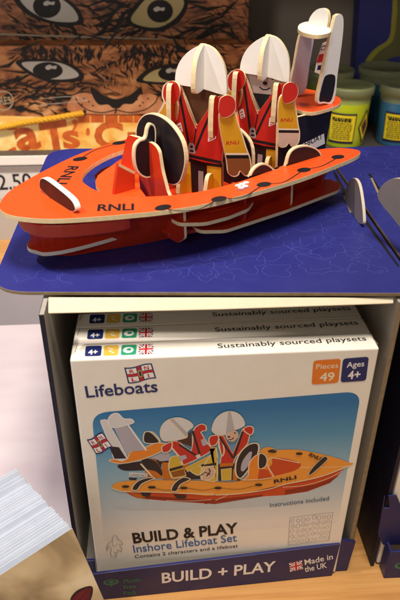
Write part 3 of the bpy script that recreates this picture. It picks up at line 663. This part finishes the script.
# near fenders, lines, marks
for f, L in ((f1, [(266, 480), (276, 452), (308, 424), (364, 408), (400, 414), (330, 446), (300, 482)]), (f2, [(148, 486), (156, 454), (184, 424), (222, 406), (262, 420), (206, 450), (182, 488)])):
    out(f(L), PK, 4, .1)
for f, L in ((f1, [(315, 496), (380, 500), (365, 520), (330, 516)]), (f2, [(160, 508), (242, 514), (226, 530), (186, 530)])): A.ppx(f(L), PK)
for f, x, y in ((f1, 232, 462), (f1, 380, 466), (f2, 40, 466), (f2, 222, 470), (f3, 74, 470), (f3, 306, 452), (f4, 116, 132), (f4, 4, 122), (f3, 388, 262)): A.ppx(f(ell(x, y, 22 if f is not f4 else 14, 7 if f is not f4 else 5, 12)), PK)
ln(f2([(40, 466), (120, 484), (222, 470), (330, 484)])+f3([(74, 470), (190, 478), (306, 452)]), .05, PK)
A.tpx('RNLI', f4([(16, 250)])[0], f4([(106, 231)])[0], PK, 3.2, .03); A.tpx('RNLI', f4([(152, 140)])[0], f4([(196, 158)])[0], PK, 3, .03)
out(f4([(152, 212), (172, 182), (212, 144), (230, 146), (228, 158), (190, 194), (162, 216)]), PK, 4, .06)
A.build('picture_boat', pic)
# wording and badges
A = Art(F0, .0011, .006)
q = F0.pxs([(124, 367), (152, 364), (156.5, 379), (128, 383)]); rnli_flag(A, q)
A.tpx('Lifeboats', (86.5, 397.5), (158, 391.5), PNAVY, 11.5, .016)
A.poly(rnd(F0.pxs([(313.5, 360.5), (341, 358.5), (338.5, 382.5), (311.5, 384.5)]), .32), PORANGE); A.tpx('Pieces', (316, 369), (338, 367.5), CREAM, 5, .005); A.tpx('49', (319.5, 381), (334, 380), CREAM, 8, .02)
A.poly(rnd(F0.pxs([(343, 358.5), (369, 356.5), (366, 380.5), (340.5, 382.3)]), .32), PNAVY); A.tpx('Ages', (346.5, 367.5), (364, 366), PWHITE, 5.5, .008); A.tpx('4+', (347.5, 379), (360, 378), PWHITE, 8, .02)
A.tpx('BUILD & PLAY', (133.5, 543), (238, 532.5), INK, 10, .03)
A.tpx('Inshore Lifeboat Set', (134, 552.5), (237, 541), PBLUE, 7.5, .008)
A.tpx('Contains 2 characters and a lifeboat', (135, 558), (238, 547), INK, 3.2, .003)
A.tpx('Instructions included', (270, 507), (329, 500), mat('text_slate', '4e6a80', .5), 4.2, .004)
# small plan drawing
q = F0.pxs([(290, 517.5), (333, 512), (329, 540), (288, 545)]); A.stroke(q, .05, TGREY, True); R = random.Random(3)
def qi(x, y): a = V(q[0])*(1-x)+V(q[1])*x; b_ = V(q[3])*(1-x)+V(q[2])*x; return tuple(a*(1-y)+b_*y)
for gy in range(5):
    for gx in range(8):
        x, y = .075+gx*.121+R.uniform(-.015, .015), .12+gy*.19+R.uniform(-.02, .02); rx, ry = R.uniform(.03, .052), R.uniform(.045, .075); k = R.choice([2, 3, 4]); ph = R.uniform(0, 6)
        A.stroke([qi(x+rx*math.cos(t*.449)*(1+.3*math.sin(k*t*.449+ph)), y+ry*math.sin(t*.449)) for t in range(14)], .03, TGREY, True)
# little outlined figure
sp = lambda L: [(60+x/5.714, 500+y/5.714) for x, y in L]
A.spx(sp([(300, 215), (310, 200), (325, 205), (332, 222), (352, 236), (358, 252), (340, 252), (352, 275), (348, 292), (332, 282), (325, 300), (312, 296), (322, 318), (300, 322), (288, 300), (292, 276), (280, 260), (268, 284), (264, 270), (280, 240), (298, 232)]), .05, TGREY, True)
A.spx(sp([(296, 240), (310, 262), (330, 246)]), .04, TGREY)
A.build('lettering', c1)
for k, (lab, dz, dy) in enumerate((('middle white carton, only its top strip shows behind the front one', -.05, 2.35), ('rearmost white carton in the shaded tray, under the platform', -.12, 4.7))):
    c = thing('playset_carton', lab, 'carton', (12.5, TH/2+dy, ZS+.28), 0, GC); h = HC+dz
    carton_body(c, dy, h); top_print(c, dy, h, dy-.0, 0)
c = thing('playset_carton', 'plain cream carton edge in the second display at the right border', 'carton', (12.5+DX, 1.5, ZS+.3), 0)
mb = MB(); mb.box((DX-1.3, .75, ZS+.28), (DX+24, 3.4, 24), IVORY); mb.build('box_body', c, .15)

# ================================================================== LIFEBOAT
YAW = math.radians(35); BU = V((math.cos(YAW), math.sin(YAW), 0)); BN = V((-BU.y, BU.x, 0)); BOW = V((-4.9, 6.7, ZP)); Z = V((0, 0, 1))
boat = thing('toy_lifeboat', 'orange slot together card lifeboat standing on the blue platform', 'toy boat', BOW, YAW)
def BP(z): return Plane(BOW+Z*z, BU, BN)                     # horizontal plane (along, lateral)
def BT(a): return Plane(BOW+BU*a, -BN, Z)                    # transverse, faces the bow
def BL(l): return Plane(BOW+BN*l, BU, Z)                     # lengthwise, faces the near side
ZD = 5.27
outer = [(0, 1.0), (.7, 2.1), (2.1, 3.75), (5.5, 5.7), (9, 7.3), (13, 8.7), (18, 9.4), (24, 9.65), (29, 9.35), (32.8, 8.9), (34.2, 8.0), (33.6, 6.6), (32.2, 5.6), (30.6, 5.15)]
innr = [(27, 6.0), (23, 6.6), (19, 6.85), (15, 6.5), (12.2, 5.5), (9.8, 3.9), (8.3, 2.0), (8.0, 0)]
half = smooth([(a, l) for a, l in outer], 4, False)+smooth(innr, 4, False)
deckp = [(a, -l) for a, l in half]+[(a, l) for a, l in half[::-1][1:]]
bowtip = smooth([(9, -7.3), (5.5, -5.6), (2.4, -3.75), (.8, -2.1), (.05, -.75), (.05, .75), (.8, 2.1), (2.4, 3.75), (5.5, 5.6), (9, 7.3)], 5, False)
deckp = [q for q in bowtip[::-1]]+[(a, -l) for a, l in half if (a > 9 or abs(l) < 4.2) and a > 7.9]+[(a, l) for a, l in half[::-1] if (a > 9 or abs(l) < 4.2) and a > 7.9][1:]
mb = MB(); mb.plate(BP(ZD), deckp, .42, ORANGE, EDGE, REDO, 0); deck = mb.build('deck', boat, .03)
D = BP(ZD); A = Art(D)
A.tpx('RNLI', (97, 211), (134, 210), INK, 6.5, .03)
def onD(x, y): return D.px(x, y)
A.text('RNLI', onD(68.5, 166), onD(55, 184), INK, 1.0, .03)
for L in ([(163, 208), (180, 211), (200, 209), (219, 199.5), (243, 197), (264, 185), (284, 182), (304, 170.5), (322, 166), (338, 157.5)], [(80, 159), (93, 151), (105, 147), (119, 143), (140, 134.5)]):
    A.spx(L, .14, INK, False, 6)
for x, y in ((163, 207.5), (219, 199), (264, 184.5), (304, 170), (338, 157), (80, 159), (119, 143)):
    c = onD(x, y); A.poly(ell(c[0], c[1], .75, .52, 20), INK)
for dx, dy in ((-4, -1.5), (0, -3), (4, -4.4), (-1, .6), (3.2, -.9)): c = onD(242+dx, 187+dy); A.poly(ell(c[0], c[1], .3, .26, 10), PWHITE)
A.spx([(236, 190), (242, 190), (249, 187)], .1, PBLUE)
A.build('deck_print', deck)
def slab(name, pl, pts, face, t=.36, edge=EDGE, dec=None, ins=.13, parent=None, back=None, bev=.028):
    """one slotted board piece; dec = [(material, polygon or None)] printed on its front"""
    mb = MB(); mb.plate(pl, pts, t, face, edge, back); o = mb.build(name, parent or boat, bev)
    if dec:
        A = Art(pl.off(t/2))
        for m, p in dec: A.poly(p if p is not None else inset(pts if area(pts) > 0 else pts[::-1], ins), m)
        A.build('printed_face', o)
    return o
# bow fender
pl = BT(4.45); p = smooth(pl.pxs([(42, 181), (44, 177.5), (49, 179), (60, 187), (72, 197), (76.5, 203), (78, 209.5), (73, 210.5), (58, 202), (46, 191.5), (42.5, 187)]), 4)
slab('bow_fender', pl, p, WHITE, .5, WHITE, [(BLACK, None)], .05)
# hull panels under the deck: bent side boards
for sgn in (-1, 1):
    path = smooth([(1.9, .5), (5, 2.6), (9, 4.7), (13, 6.2), (18, 7.0), (24, 7.1), (29, 6.7), (33, 5.8)], 5, False)[(20 if sgn > 0 else 0):]; mb = MB(); k = .17; N_ = len(path)
    ring = []
    for i in range(N_):
        a = V(path[max(i-1, 0)]); b_ = V(path[min(i+1, N_-1)]); t = (b_-a).normalized(); n = V((-t.y, t.x)); q = V(path[i])
        f = i/(N_-1); zlow = .12+1.6*max(0, 1-f*6)**2+.9*max(0, f-.72)
        for (dn, zz) in ((k, zlow), (k, ZD-.42), (-k, ZD-.42), (-k, zlow)): w = q+n*dn; w = V((w.x, w.y*(min(.8, .34+.5*f) if zz < 3 else .95))); ring.append(BOW+BU*w.x+BN*(w.y*sgn)+Z*zz)
    fs = []
    for i in range(N_-1):
        for j in range(4):
            l = (j+1) % 4; f = (i*4+j, i*4+l, (i+1)*4+l, (i+1)*4+j); fs.append(f if sgn > 0 else f[::-1])
    mb.mesh(ring, [f for i, f in enumerate(fs) if i % 4 != 3], HULLRED); mb.mesh(ring, [f for i, f in enumerate(fs) if i % 4 == 3]+[(0, 1, 2, 3), tuple(4*(N_-1)+j for j in (3, 2, 1, 0))], EDGE)
    mb.build('hull_side', boat)
# bottom board, low tube boards and bow keel board
hb = smooth([(12.5, 5.0), (17, 6.5), (25, 6.5), (32.5, 5.2)], 4, False)
mb = MB(); mb.plate(BP(1.35), [(a, -l) for a, l in hb]+[(a, l) for a, l in hb[::-1]], .34, REDO, HULLRED); mb.build('floor_board', boat, .04)
kp = smooth([(1.9, -.9), (2.4, -1.7), (4.5, -2.4), (8.9, -2.75), (9.9, -1.9), (9.9, 1.5), (8.8, 2.4), (4, 2.2), (2.1, 1.0), (1.6, 0)], 3)
mb = MB(); mb.plate(BP(1.35), kp, .36, REDO, mat('grey_cut_edge', 'cdc4b4', .7)); mb.build('bow_tube', boat, .03)
kp = smooth([(1.5, -.6), (2.1, -2.2), (4.2, -3.7), (8, -5.1), (8.8, -4.4), (8.6, 0), (8.8, 4.4), (8, 5.1), (4.2, 3.7), (2.1, 2.2), (1.5, .6)], 3)
mb = MB(); mb.plate(BP(3.7), kp, 1.15, HULLRED, HULLRED); mb.build('bow_tube', boat, .12)
for sgn in (-1, 1):
    for z, a0, a1, l0, l1 in ((3.1, 12.2, 20.5, 5.6, 8.55), (1.5, 14.8, 33.4, 5.2, 8.2)):
        L = rnd([(a0, l0), (a1, l0), (a1, l1-1.2), (a1-1.6, l1-.2), ((a0+a1)/2, l1), (a0+1.8, l1-.3), (a0, l1-1.6)], .5)
        mb = MB(); mb.plate(BP(z), [(a, l*sgn) for a, l in L], .36, REDO, EDGE, HULLRED); mb.build('sponson_board', boat, .05)
    for a, l0, l1 in ((12.8, 5.0, 8.0), (19.2, 5.6, 8.6), (25.2, 5.4, 8.6), (30.4, 5.0, 7.9)):
        if sgn > 0 and a < 13: continue
        pl = BT(a); l1 -= .9; L = rnd([(-(l0-.6)*sgn, .9), (-l1*sgn+1.0*sgn, .9), (-l1*sgn, 1.7), (-(l1-.2)*sgn, ZD-.43), (-l0*sgn, ZD-.43)], .3)
        slab('hull_rib', pl, L, HULLRED, .28, EDGE if a in (12.8, 25.2) else HULLRED)
# cross panels inside the cockpit
slab('cockpit_panel', BL(3.2), [(14.5, 1.55), (30, 1.55), (30, 4.5), (14.5, 4.5)], REDO, .36, REDO)
pl = BP(4.25); p = smooth(pl.pxs([(98, 177), (112, 167), (127, 157.5), (138, 165), (140, 190), (152, 207), (126, 206), (106, 199), (96, 188)]), 2)
mb = MB(); mb.plate(pl, p, .34, ORANGE, EDGE, REDO); mb.build('foredeck_panel', boat, .03)
# console: orange cross board, black round boards
pl = BT(14.4); p = rnd(pl.pxs([(127.5, 139), (130, 134.5), (139, 137), (155, 143.5), (160, 150), (163, 170), (168.5, 191.5), (172, 199), (150, 205), (118, 184)]), [.3, .3, .2, .7, .6, .4, .2, .1, .1, .1], 4)
con = slab('console', pl, p, REDO, .36)
A = Art(pl.off(.18)); c = pl.px(128, 176); A.stroke(ell(c[0], c[1], .42, .42), .1, mat('print_pale_red', 'e2826a', .5), True); A.build('printed_face', con)
pl = BL(-.6); p = pl.pxs([(117, 163), (134, 171), (134, 205), (112, 200)]); ct = slab('console_tongue', pl, [(a, max(1.6, b)) for a, b in p], REDO, .36, REDO); A = Art(pl.off(.18)); A.stroke([(p[0][0]+.05, p[0][1]-.12), (p[1][0]-.05, p[1][1]-.12)], .24, EDGE); A.build('printed_face', ct)
pl = BT(15.6); p = smooth(pl.pxs([(138.5, 138), (139, 124), (145, 115), (154, 113), (166, 118), (177, 129), (184.5, 143), (187, 160), (184.5, 174), (180, 183), (172, 184), (160, 176), (148, 160)]), 4)
slab('console_wheel', pl, p, CREAM, .42, EDGE, [(BLACK, None)], .1)
pl = BL(.2); p = smooth(pl.pxs([(149, 123), (153.5, 125), (155, 134), (154, 150), (153, 166), (150.5, 176), (143, 177), (136, 171), (133, 160), (133.5, 147), (138, 140), (144, 137), (146, 128)]), 4)
slab('console_wheel', pl, p, CREAM, .4, EDGE, [(BLACK, None)], .16)
# black fenders standing on the near arm (and their twins on the far one)
for L in ([(247, 186), (250, 173), (256, 165.5), (264, 163), (272, 168), (277, 178), (277.5, 185)], [(284, 170), (288, 154), (295, 147), (306, 145), (316, 148.5), (321, 156), (321, 166)]):
    pl = BL(-6.5); p = pl.pxs(smooth(L, 4, False)); p = [(a, max(b, ZD+.01)) for a, b in p]
    slab('side_fender', pl, p, CREAM, .34, EDGE, [(BLACK, None)], .14)
    pl2 = BL(6.5); slab('side_fender', pl2, p, BLACK, .34, EDGE)
for a in (24.6,):
    pl = BT(a); L = smooth([(-2.6, 1.6), (2.6, 1.6), (2.9, 4.2), (2.4, 6.6), (0, 7.6), (-2.4, 6.6), (-2.9, 4.2)], 4)
    slab('seat_back', pl, L, CREAM, .34, EDGE, [(BLACK, None)], .14)
# stern: lettered board, orange shelf, white frame
pl = BL(-2.4); p = rnd([(28.4, 1.55), (35.4, 1.55), (36.0, 8.0), (28.0, 8.0)], .4)
tr = slab('stern_board', pl, p, BLACK, .36)
A = Art(pl.off(.18)); A.ppx([(296, 147), (324, 133.5), (325, 143.5), (297, 157)], PWHITE); A.tpx('LIFEBOAT', (297.5, 150.5), (322.5, 138.5), INK, 5.5, .02); A.build('lettering', tr)
pl = BP(8.35); p = smooth(pl.pxs([(268, 98), (282, 91), (300, 88), (322, 92), (338, 96.5), (341.5, 101), (338, 105), (326, 109), (312, 112), (298, 109.5), (286, 104), (275, 102)]), 3)
mb = MB(); mb.plate(pl, p, .4, ORANGE, EDGE, REDO, 0); mb.build('stern_shelf', boat, .05)
fr = None
pl = BL(-1.9); p = smooth(pl.pxs([(332.5, 22), (335.5, 15), (339.5, 14), (342, 19), (341.5, 34), (338.5, 58), (336, 76), (334.5, 92), (331, 103), (323, 103), (316, 101), (321, 75)]), 4)
sf = slab('stern_frame', pl, p, WHITE, .42, EDGE)
A = Art(pl.off(.21)); A.ppx(smooth([(323.5, 80), (327, 75), (333, 74.5), (335.5, 78), (334, 91), (330.5, 101.5), (324, 101.5), (319, 100)], 3), BLACK); A.build('printed_face', sf)
pl = BL(2.3); p = smooth(pl.pxs([(299, 36), (304, 34), (310, 35), (313, 38), (309, 62), (303.5, 92), (289, 91), (293.5, 65)]), 3)
slab('stern_frame', pl, p, LAV, .32, EDGE)
pl = BP(15.6); p = smooth(pl.pxs([(298, 31), (299.5, 26), (308, 23.5), (320, 26), (330, 30), (330, 34.5), (318, 37), (305, 35)]), 4)
mb = MB(); mb.plate(pl, p, .4, WHITE, EDGE); mb.build('radar_board', boat, .05)
pl = BT(35.4); p = smooth(pl.pxs([(309, 31), (310.5, 19), (316, 11), (323, 8), (328.5, 11), (329.5, 20), (327, 30), (324, 36), (316, 36)]), 4)
slab('radar_dome', pl, p, WHITE, .42, EDGE)
pl = BT(36.6); p = pl.pxs([(315, 72), (318, 58), (323, 43), (328, 41), (328, 56), (322, 75)])
fl = slab('stern_flag', pl, p, WHITE, .2, WHITE)
A = Art(pl.off(.1)); A.ppx([(316.5, 63), (319, 54.5), (327.5, 53), (325.5, 61.5)], PRED); A.ppx([(320.5, 50.5), (322, 46), (326, 45), (325.5, 49.5)], PNAVY); A.ppx([(317, 70), (318, 65.5), (322, 65), (321, 70)], PNAVY); A.ppx([(321.4, 49.6), (322.4, 47), (325, 46.2), (324.8, 48.8)], PWHITE); A.build('printed_face', fl)

# ================================================================== CREW FIGURES
PSI = math.radians(-25); F1 = BOW+BU*20.4+Z*1.55
def crew(off, label, skin, hand, armk):
    t = thing('crew_figure', label, 'toy figure', F1+off, PSI, 'toy crew figures in the lifeboat')
    X = V((math.cos(PSI), math.sin(PSI), 0)); Yb = V((-X.y, X.x, 0))
    def trace(pl0, pts): return pl0.pxs(pts)                  # measured on the first figure
    def sl(name, O, ex, pts, face, tt=.34, edge=EDGE, dec=None, parent=t, art=None):
        p0 = Plane(F1+O, ex, Z); p1 = Plane(F1+off+O, ex, Z); q = pts(p0) if callable(pts) else pts
        mb = MB(); mb.plate(p1, q, tt, face, edge); o = mb.build(name, parent, .028)
        if art:
            A = Art(p1.off(tt/2)); art(A, p0, q); A.build('printed_face', o)
        return o
    O0 = V((0, 0, 0))
    # helmet: two crossed domes
    hp = [(176, 82), (177, 70), (182, 59), (191, 50), (203, 44.5), (213, 47.5), (221, 57), (226, 70), (227.5, 91), (224, 94.5), (203, 88.5), (180, 84.5)]
    h0 = sl('helmet', O0, X, lambda p: p.pxs(smooth(hp, 4)), WHITE, .42)
    p0 = Plane(F1, X, Z); cx, zt = p0.px(203, 44.5); zb = p0.px(203, 88)[1]; hw = 2.35
    dome = [(hw, zb+.15), (hw*.99, zb+(zt-zb)*.45), (hw*.8, zb+(zt-zb)*.75), (hw*.42, zt-.25), (0, zt+.08), (-hw*.42, zt-.25), (-hw*.8, zb+(zt-zb)*.75), (-hw*.99, zb+(zt-zb)*.45), (-hw, zb+.15), (-hw*.55, zb-.1), (0, zb), (hw*.55, zb-.1)]
    sl('helmet_fin', X*cx, Yb, smooth(dome, 4), WHITE, .44, EDGE, None, h0)
    # face
    def fart(A, p, q):
        if not armk: return
        c = p.px(203, 93)
        for s_ in (-1, 1): A.poly(ell(c[0]+s_*.75, c[1]+.35, .15, .19, 12), INK)
        A.poly(ell(c[0], c[1]-.2, .24, .18, 12), INK); A.stroke([(c[0]-.55, c[1]-.6), (c[0]-.2, c[1]-.82), (c[0]+.2, c[1]-.82), (c[0]+.55, c[1]-.6)], .13, INK)
        A.poly([(c[0]-1.2, c[1]-1.25), (c[0]+1.2, c[1]-1.25), (c[0]+.6, c[1]-2.6), (c[0]-.3, c[1]-2.9)], INK)
    sl('face', Yb*.5, X, lambda p: p.pxs(smooth([(184, 78), (203, 74), (222, 82), (222, 96), (216, 112), (203, 126), (192, 116), (184, 96)], 3)), skin, .3, EDGE, None, t, fart)
    # life jacket
    tp = [(169, 92), (171, 84), (176, 81.5), (181.5, 85), (190, 108), (197, 126), (206, 113), (215, 97.5), (222, 95), (232, 97), (236, 106), (229, 130), (223.5, 150), (222, 164), (205, 162), (186, 156.5), (180, 150), (177, 130), (171, 108)]
    def jart(A, p, q):
        A.stroke(p.pxs(smooth([(179, 88), (183, 108), (187, 130), (190.5, 150)], 4, False)), .24, INK); A.stroke(p.pxs(smooth([(218, 99), (210, 116), (203, 132), (196, 150)], 4, False)), .24, INK)
        A.stroke(p.pxs([(197, 127), (195, 140), (193.5, 152)]), .13, INK); A.stroke(p.pxs(smooth([(183.5, 92), (190, 111), (197, 128)], 4, False)), .1, EDGE)
        A.poly(p.pxs([(186.5, 156), (222, 163.5), (222, 160.5), (187, 153)]), INK)
        A.poly(rnd(p.pxs([(189.5, 142), (194.5, 142.5), (196.5, 153.5), (188.5, 152.5)]), .2), GREYP); A.poly(rnd(p.pxs([(191, 144.5), (193.6, 145), (193.8, 147.5), (190.7, 147.2)]), .1), INK); A.poly(rnd(p.pxs([(190.6, 149), (194.4, 149.5), (194.6, 151.5), (190.2, 151)]), .1), INK)
        for L in ([(209, 132), (215.5, 128.5), (217, 138), (208.5, 141.5)], [(177, 124), (181.5, 121.5), (184, 131), (179.5, 133.5)]):
            A.poly(rnd(p.pxs(L), .15), PWHITE); a = V(p.px(*L[0])); b_ = V(p.px(*L[1])); d_ = V(p.px(*L[3])); e_ = V(p.px(*L[2]))
            for f in (.25, .55, .82): A.poly([tuple(a*(1-f)+d_*f+(b_-a)*.2), tuple(a*(1-f)+d_*f+(b_-a)*.75), tuple(a*(.88-f)+d_*(f+.12)+(b_-a)*.75), tuple(a*(.88-f)+d_*(f+.12)+(b_-a)*.2)], PRED)
    sl('life_jacket', O0, X, lambda p: p.pxs(rnd(tp, 2.5, 3)), RED, .36, EDGE, None, t, jart)
    # arms: turned outwards, colours printed inside a bare cut border
    def arm(O, ang, outl, splits, name='arm', txt=None, ins=.75):
        ex = (X*math.cos(ang)+Yb*math.sin(ang)) if ang > 0 else (X*math.cos(-ang)-Yb*math.sin(-ang))
        def art(A, p, q):
            ip = inset(outl if area(outl) > 0 else outl[::-1], ins)
            for lo, hi, m in splits:
                b_ = band(ip, lo, hi)
                if len(b_) > 2: A.poly(p.pxs(b_), m)
            if txt: A.tpx('RNLI', *txt, RED, 3.6, .02)
        def art2(A, p, q):                                    # same layout, moved with the figure
            sv = A.pl; A.pl = p; keep = A.v
            art(A, p, q); A.pl = sv
            k = p.O-sv.O; k2 = sv.n*0
            A.v = [v-k for v in A.v]
        def art3(A, p, q):
            pq = p.off(.17); sv = A.pl; A.pl = pq; art(A, pq, q); A.pl = sv; k = pq.O-sv.O; A.v = [v-k for v in A.v]
        sl(name, O, ex, lambda p: p.pxs(outl), CREAM, .34, EDGE, None, t, art3)
    near = smooth([(220, 112), (228, 106), (235, 112), (238, 123), (242, 134), (246, 147), (250, 158), (251, 169), (248, 175), (244, 175.5), (240, 171), (238, 175), (233, 176.5), (228, 173), (226.5, 162), (224, 150), (221, 136), (219, 122)], 3)
    ak = lambda L: [(x-(y-95)*armk, 95+(y-95)*(1-armk)) for x, y in L]
    near = ak(near); nk = lambda y: 95+(y-95)*(1-armk)
    arm(X*3.0-Yb*.55, math.radians(42), near, [(90, nk(153), YELLOW), (nk(153), nk(155), CREAM), (nk(155), nk(158.5), INK), (nk(158.5), 180, hand)], 'arm', ak([(226, 145), (239, 144)]))
    far = smooth([(166, 100), (172, 97), (177, 102), (177, 114), (174, 124), (168, 132), (159, 139), (151, 136), (150, 128), (156, 117), (162, 108)], 3)
    arm(-X*2.6-Yb*.3, -math.radians(42), far, [(75, 127, YELLOW), (127, 131, INK), (131, 145, hand)])
    arm(X*3.0-Yb*1.0, math.radians(30), smooth([(219, 104), (221, 98), (227.5, 95), (233.5, 98), (235.8, 104), (234.5, 111), (229.5, 116), (222.5, 117.5), (219, 112)], 4), [(75, 140, RED)], 'shoulder', None, .12)
    arm(-X*2.6-Yb*.7, -math.radians(30), smooth([(163, 93), (165, 85), (171, 81), (177, 83), (179.5, 90), (178, 99), (173, 105), (167, 104), (164, 99)], 4), [(75, 140, RED)], 'shoulder', None, .12)
    # shoulder straps standing proud, seen edge-on
    for s_, L in ((-1, [(172, 88), (176, 86), (178.5, 90), (178, 114), (174, 117), (172, 106)]), (1, [(213, 101), (218, 98), (222, 102), (219, 126), (214.5, 131), (212.5, 116)])):
        c = p0.px(*[sum(q[k] for q in L)/len(L) for k in (0, 1)])
        sl('shoulder_pad', X*c[0]-Yb*.55, Yb, smooth([(-.95, c[1]-1.9), (.1, c[1]-1.6), (.5, c[1]), (.3, c[1]+1.2), (-.4, c[1]+1.75), (-.95, c[1]+1.2)], 4), RED, .5)
    # trousers
    def lart(A, p, q):
        A.poly(p.pxs([(178, 160), (191, 161), (193, 206), (178, 203)]), YELLOW); A.poly(p.pxs([(207.5, 165), (222, 167), (222, 212), (208, 210)]), YELLOW)
        A.poly(p.pxs([(199, 170), (204, 171), (204, 200), (199, 199)]), GREYP)
    sl('trousers', Yb*.25, X, lambda p: rnd([(p.px(177, 156)[0], p.px(180, 156)[1]), (p.px(223, 162)[0], p.px(222, 162)[1]), (p.px(223, 162)[0]+.1, .02), (p.px(177, 156)[0], .02)], .2), BLACK, .34, EDGE, None, t, lart)
    for px, py in ((185, 176), (211.5, 181)):
        c = p0.px(px, py); sl('knee', X*c[0]-Yb*.9, Yb, smooth([(-1.0, c[1]-1.6), (.8, c[1]-2.6), (.9, c[1]+.4), (.2, c[1]+1.0), (-.6, c[1]+.6)], 4), YELLOW, .4)
    return t
crew(V((0, 0, 0)), 'brown skinned crew figure in red life jacket, sitting nearer the bow wheel', mat('skin_brown_shaded', '5e3a24', .5), SKINB, 0.)  # face darker than the hands: helmet shade put into its colour
crew(BU*8.05, 'pale crew figure in red life jacket with smiling face, nearer the stern frame', mat('face_grey_pale', 'b9a9a2', .5), SKINP, .15)

# ================================================================== CARDS IN THE CORNER
TOPZ = 11.; C0 = V((-.77, -4.72, TOPZ)); ed = V((-5.2, -4.05, 0)).normalized(); mdir = V((.62, -.785, 0)); mdir = (mdir-ed*mdir.dot(ed)).normalized()
dn = (mdir*4.2-Z*6).normalized(); Hh = 15.5/ -dn.z*1.0
CW = ramp_mat('white_card_stock', [(.2, 'b9c2d0'), (.8, 'c6cedb')], .5, 60); R = random.Random(21)
ncard = 32; step = 9.4/ncard
GL = 'white greeting cards stacked in the corner'
drift = 0.
for k in range(1, ncard):
    drift = drift*.7+R.uniform(-.07, .07); dip = R.choice([0, 0, 0, 0, .2, .4])
    c0 = C0-mdir*(k*step)+ed*(drift+.01*k)+Z*R.uniform(-.1, .1)+dn*dip
    pl = Plane(c0, -ed, -dn); L = 13
    lab = 'white card edge in the corner stack behind the brown front card'
    mb = MB(); th = step*R.uniform(.55, .95)
    mb.plate(pl, [(0, 0), (-L, 0), (-L, -Hh), (0, -Hh)], th, CW, CW)
    o = mb.build('greeting_card', None, .04); tag(o, lab, 'card', GL)
BRN = ramp_mat('blurred_brown_print', [(.28, '6f5a40'), (.45, '9c8462'), (.6, 'b7a07c'), (.78, 'cdbd9f')], .32, 14, (1, 2.2, 1), 3, .5, coat=.3)
pl = Plane(C0, -ed, -dn); fc = thing('greeting_card', 'front brown glossy card with a dark red leaf print, in the corner', 'card', C0-Z*4)
mb = MB(); mb.plate(pl, [(0, 0), (-13, 0), (-13, -Hh), (0, -Hh)], .12, BRN, CW, CW); mb.build('card_sheet', fc)
A = Art(pl.off(.06)); DR = mat('leaf_dark_red', '5a1a1c', .4, .15, 60)
A.ppx(smooth([(70, 600), (75, 592), (83, 587.5), (91, 586), (93, 590), (91, 599), (86, 608), (74, 610)], 4), mat('leaf_outline', '2c1512', .5)); A.ppx(smooth([(72.5, 600), (77, 594), (84, 589.5), (90, 588), (91, 591), (89, 599), (85, 606), (75, 608)], 4), DR)
A.spx([(74, 606), (81, 598), (90, 589)], .06, mat('leaf_outline', '2c1512')); A.spx([(80, 608), (86, 600), (91, 592)], .05, mat('leaf_outline', '2c1512'))
A.build('printed_leaf', fc)

# ================================================================== LIGHT
w = bpy.data.worlds.new('World'); scene.world = w; w.use_nodes = True
bg = w.node_tree.nodes['Background']; bg.inputs[0].default_value = (1.0, .93, .86, 1); bg.inputs[1].default_value = .135
def lamp(name, kind, loc, tgt, power, col, size=.2, spread=None):
    d = bpy.data.lights.new(name, kind); d.energy = power; d.color = col; o = bpy.data.objects.new(name, d); COL.objects.link(o)
    o.location = V(loc)*S; o.rotation_euler = (V(tgt)-V(loc)).to_track_quat('-Z', 'Y').to_euler()
    if kind == 'AREA': d.size = size
    if kind == 'SPOT': d.spot_size = math.radians(spread or 60); d.spot_blend = .6; d.shadow_soft_size = size
    return o
lamp('ceiling_spotlight', 'SPOT', (2, 14, 205), (8, 30, 20), 17, (1, .84, .66), .06, 75)
lamp('left_spotlight', 'SPOT', (-80, -5, 185), (-14, 40, 0), 84, (1, .88, .85), .05, 38)
lamp('caption_fill_spot', 'SPOT', (-25, -25, 200), (6, 86, 17), 70, (1, .84, .62), .04, 26)  # added fill spot, brightens the bag caption and the tubs
lamp('cat_face_fill_spot', 'SPOT', (-60, -150, 125), (8, 88, 32), 38, (1, .90, .78), .12, 24)  # added narrow fill, lifts the cat faces at the back
lamp('shop_ceiling_light', 'AREA', (20, -38, 230), (10, 0, 0), 48, (1, .91, .80), .45)
lamp('front_fill_light', 'AREA', (-30, -190, 48), (10, 0, 5), 4, (1, .93, .86), 1.2)  # added weak fill for surfaces turned towards the camera

cam = bpy.data.cameras.new('camera'); co = bpy.data.objects.new('camera', cam); COL.objects.link(co); scene.camera = co
co.matrix_world = Matrix(((RT.x, UP.x, -FW.x, CAM.x*S), (RT.y, UP.y, -FW.y, CAM.y*S), (RT.z, UP.z, -FW.z, CAM.z*S), (0, 0, 0, 1)))
cam.sensor_fit = 'VERTICAL'; cam.sensor_height = 24; cam.lens = 24*FPX/600; cam.clip_start = .02; cam.clip_end = 50
cam.dof.use_dof = True; cam.dof.focus_distance = .62; cam.dof.aperture_fstop = 7.5
scene.view_settings.view_transform = 'Standard'; scene.view_settings.look = 'None'; scene.view_settings.exposure = 0
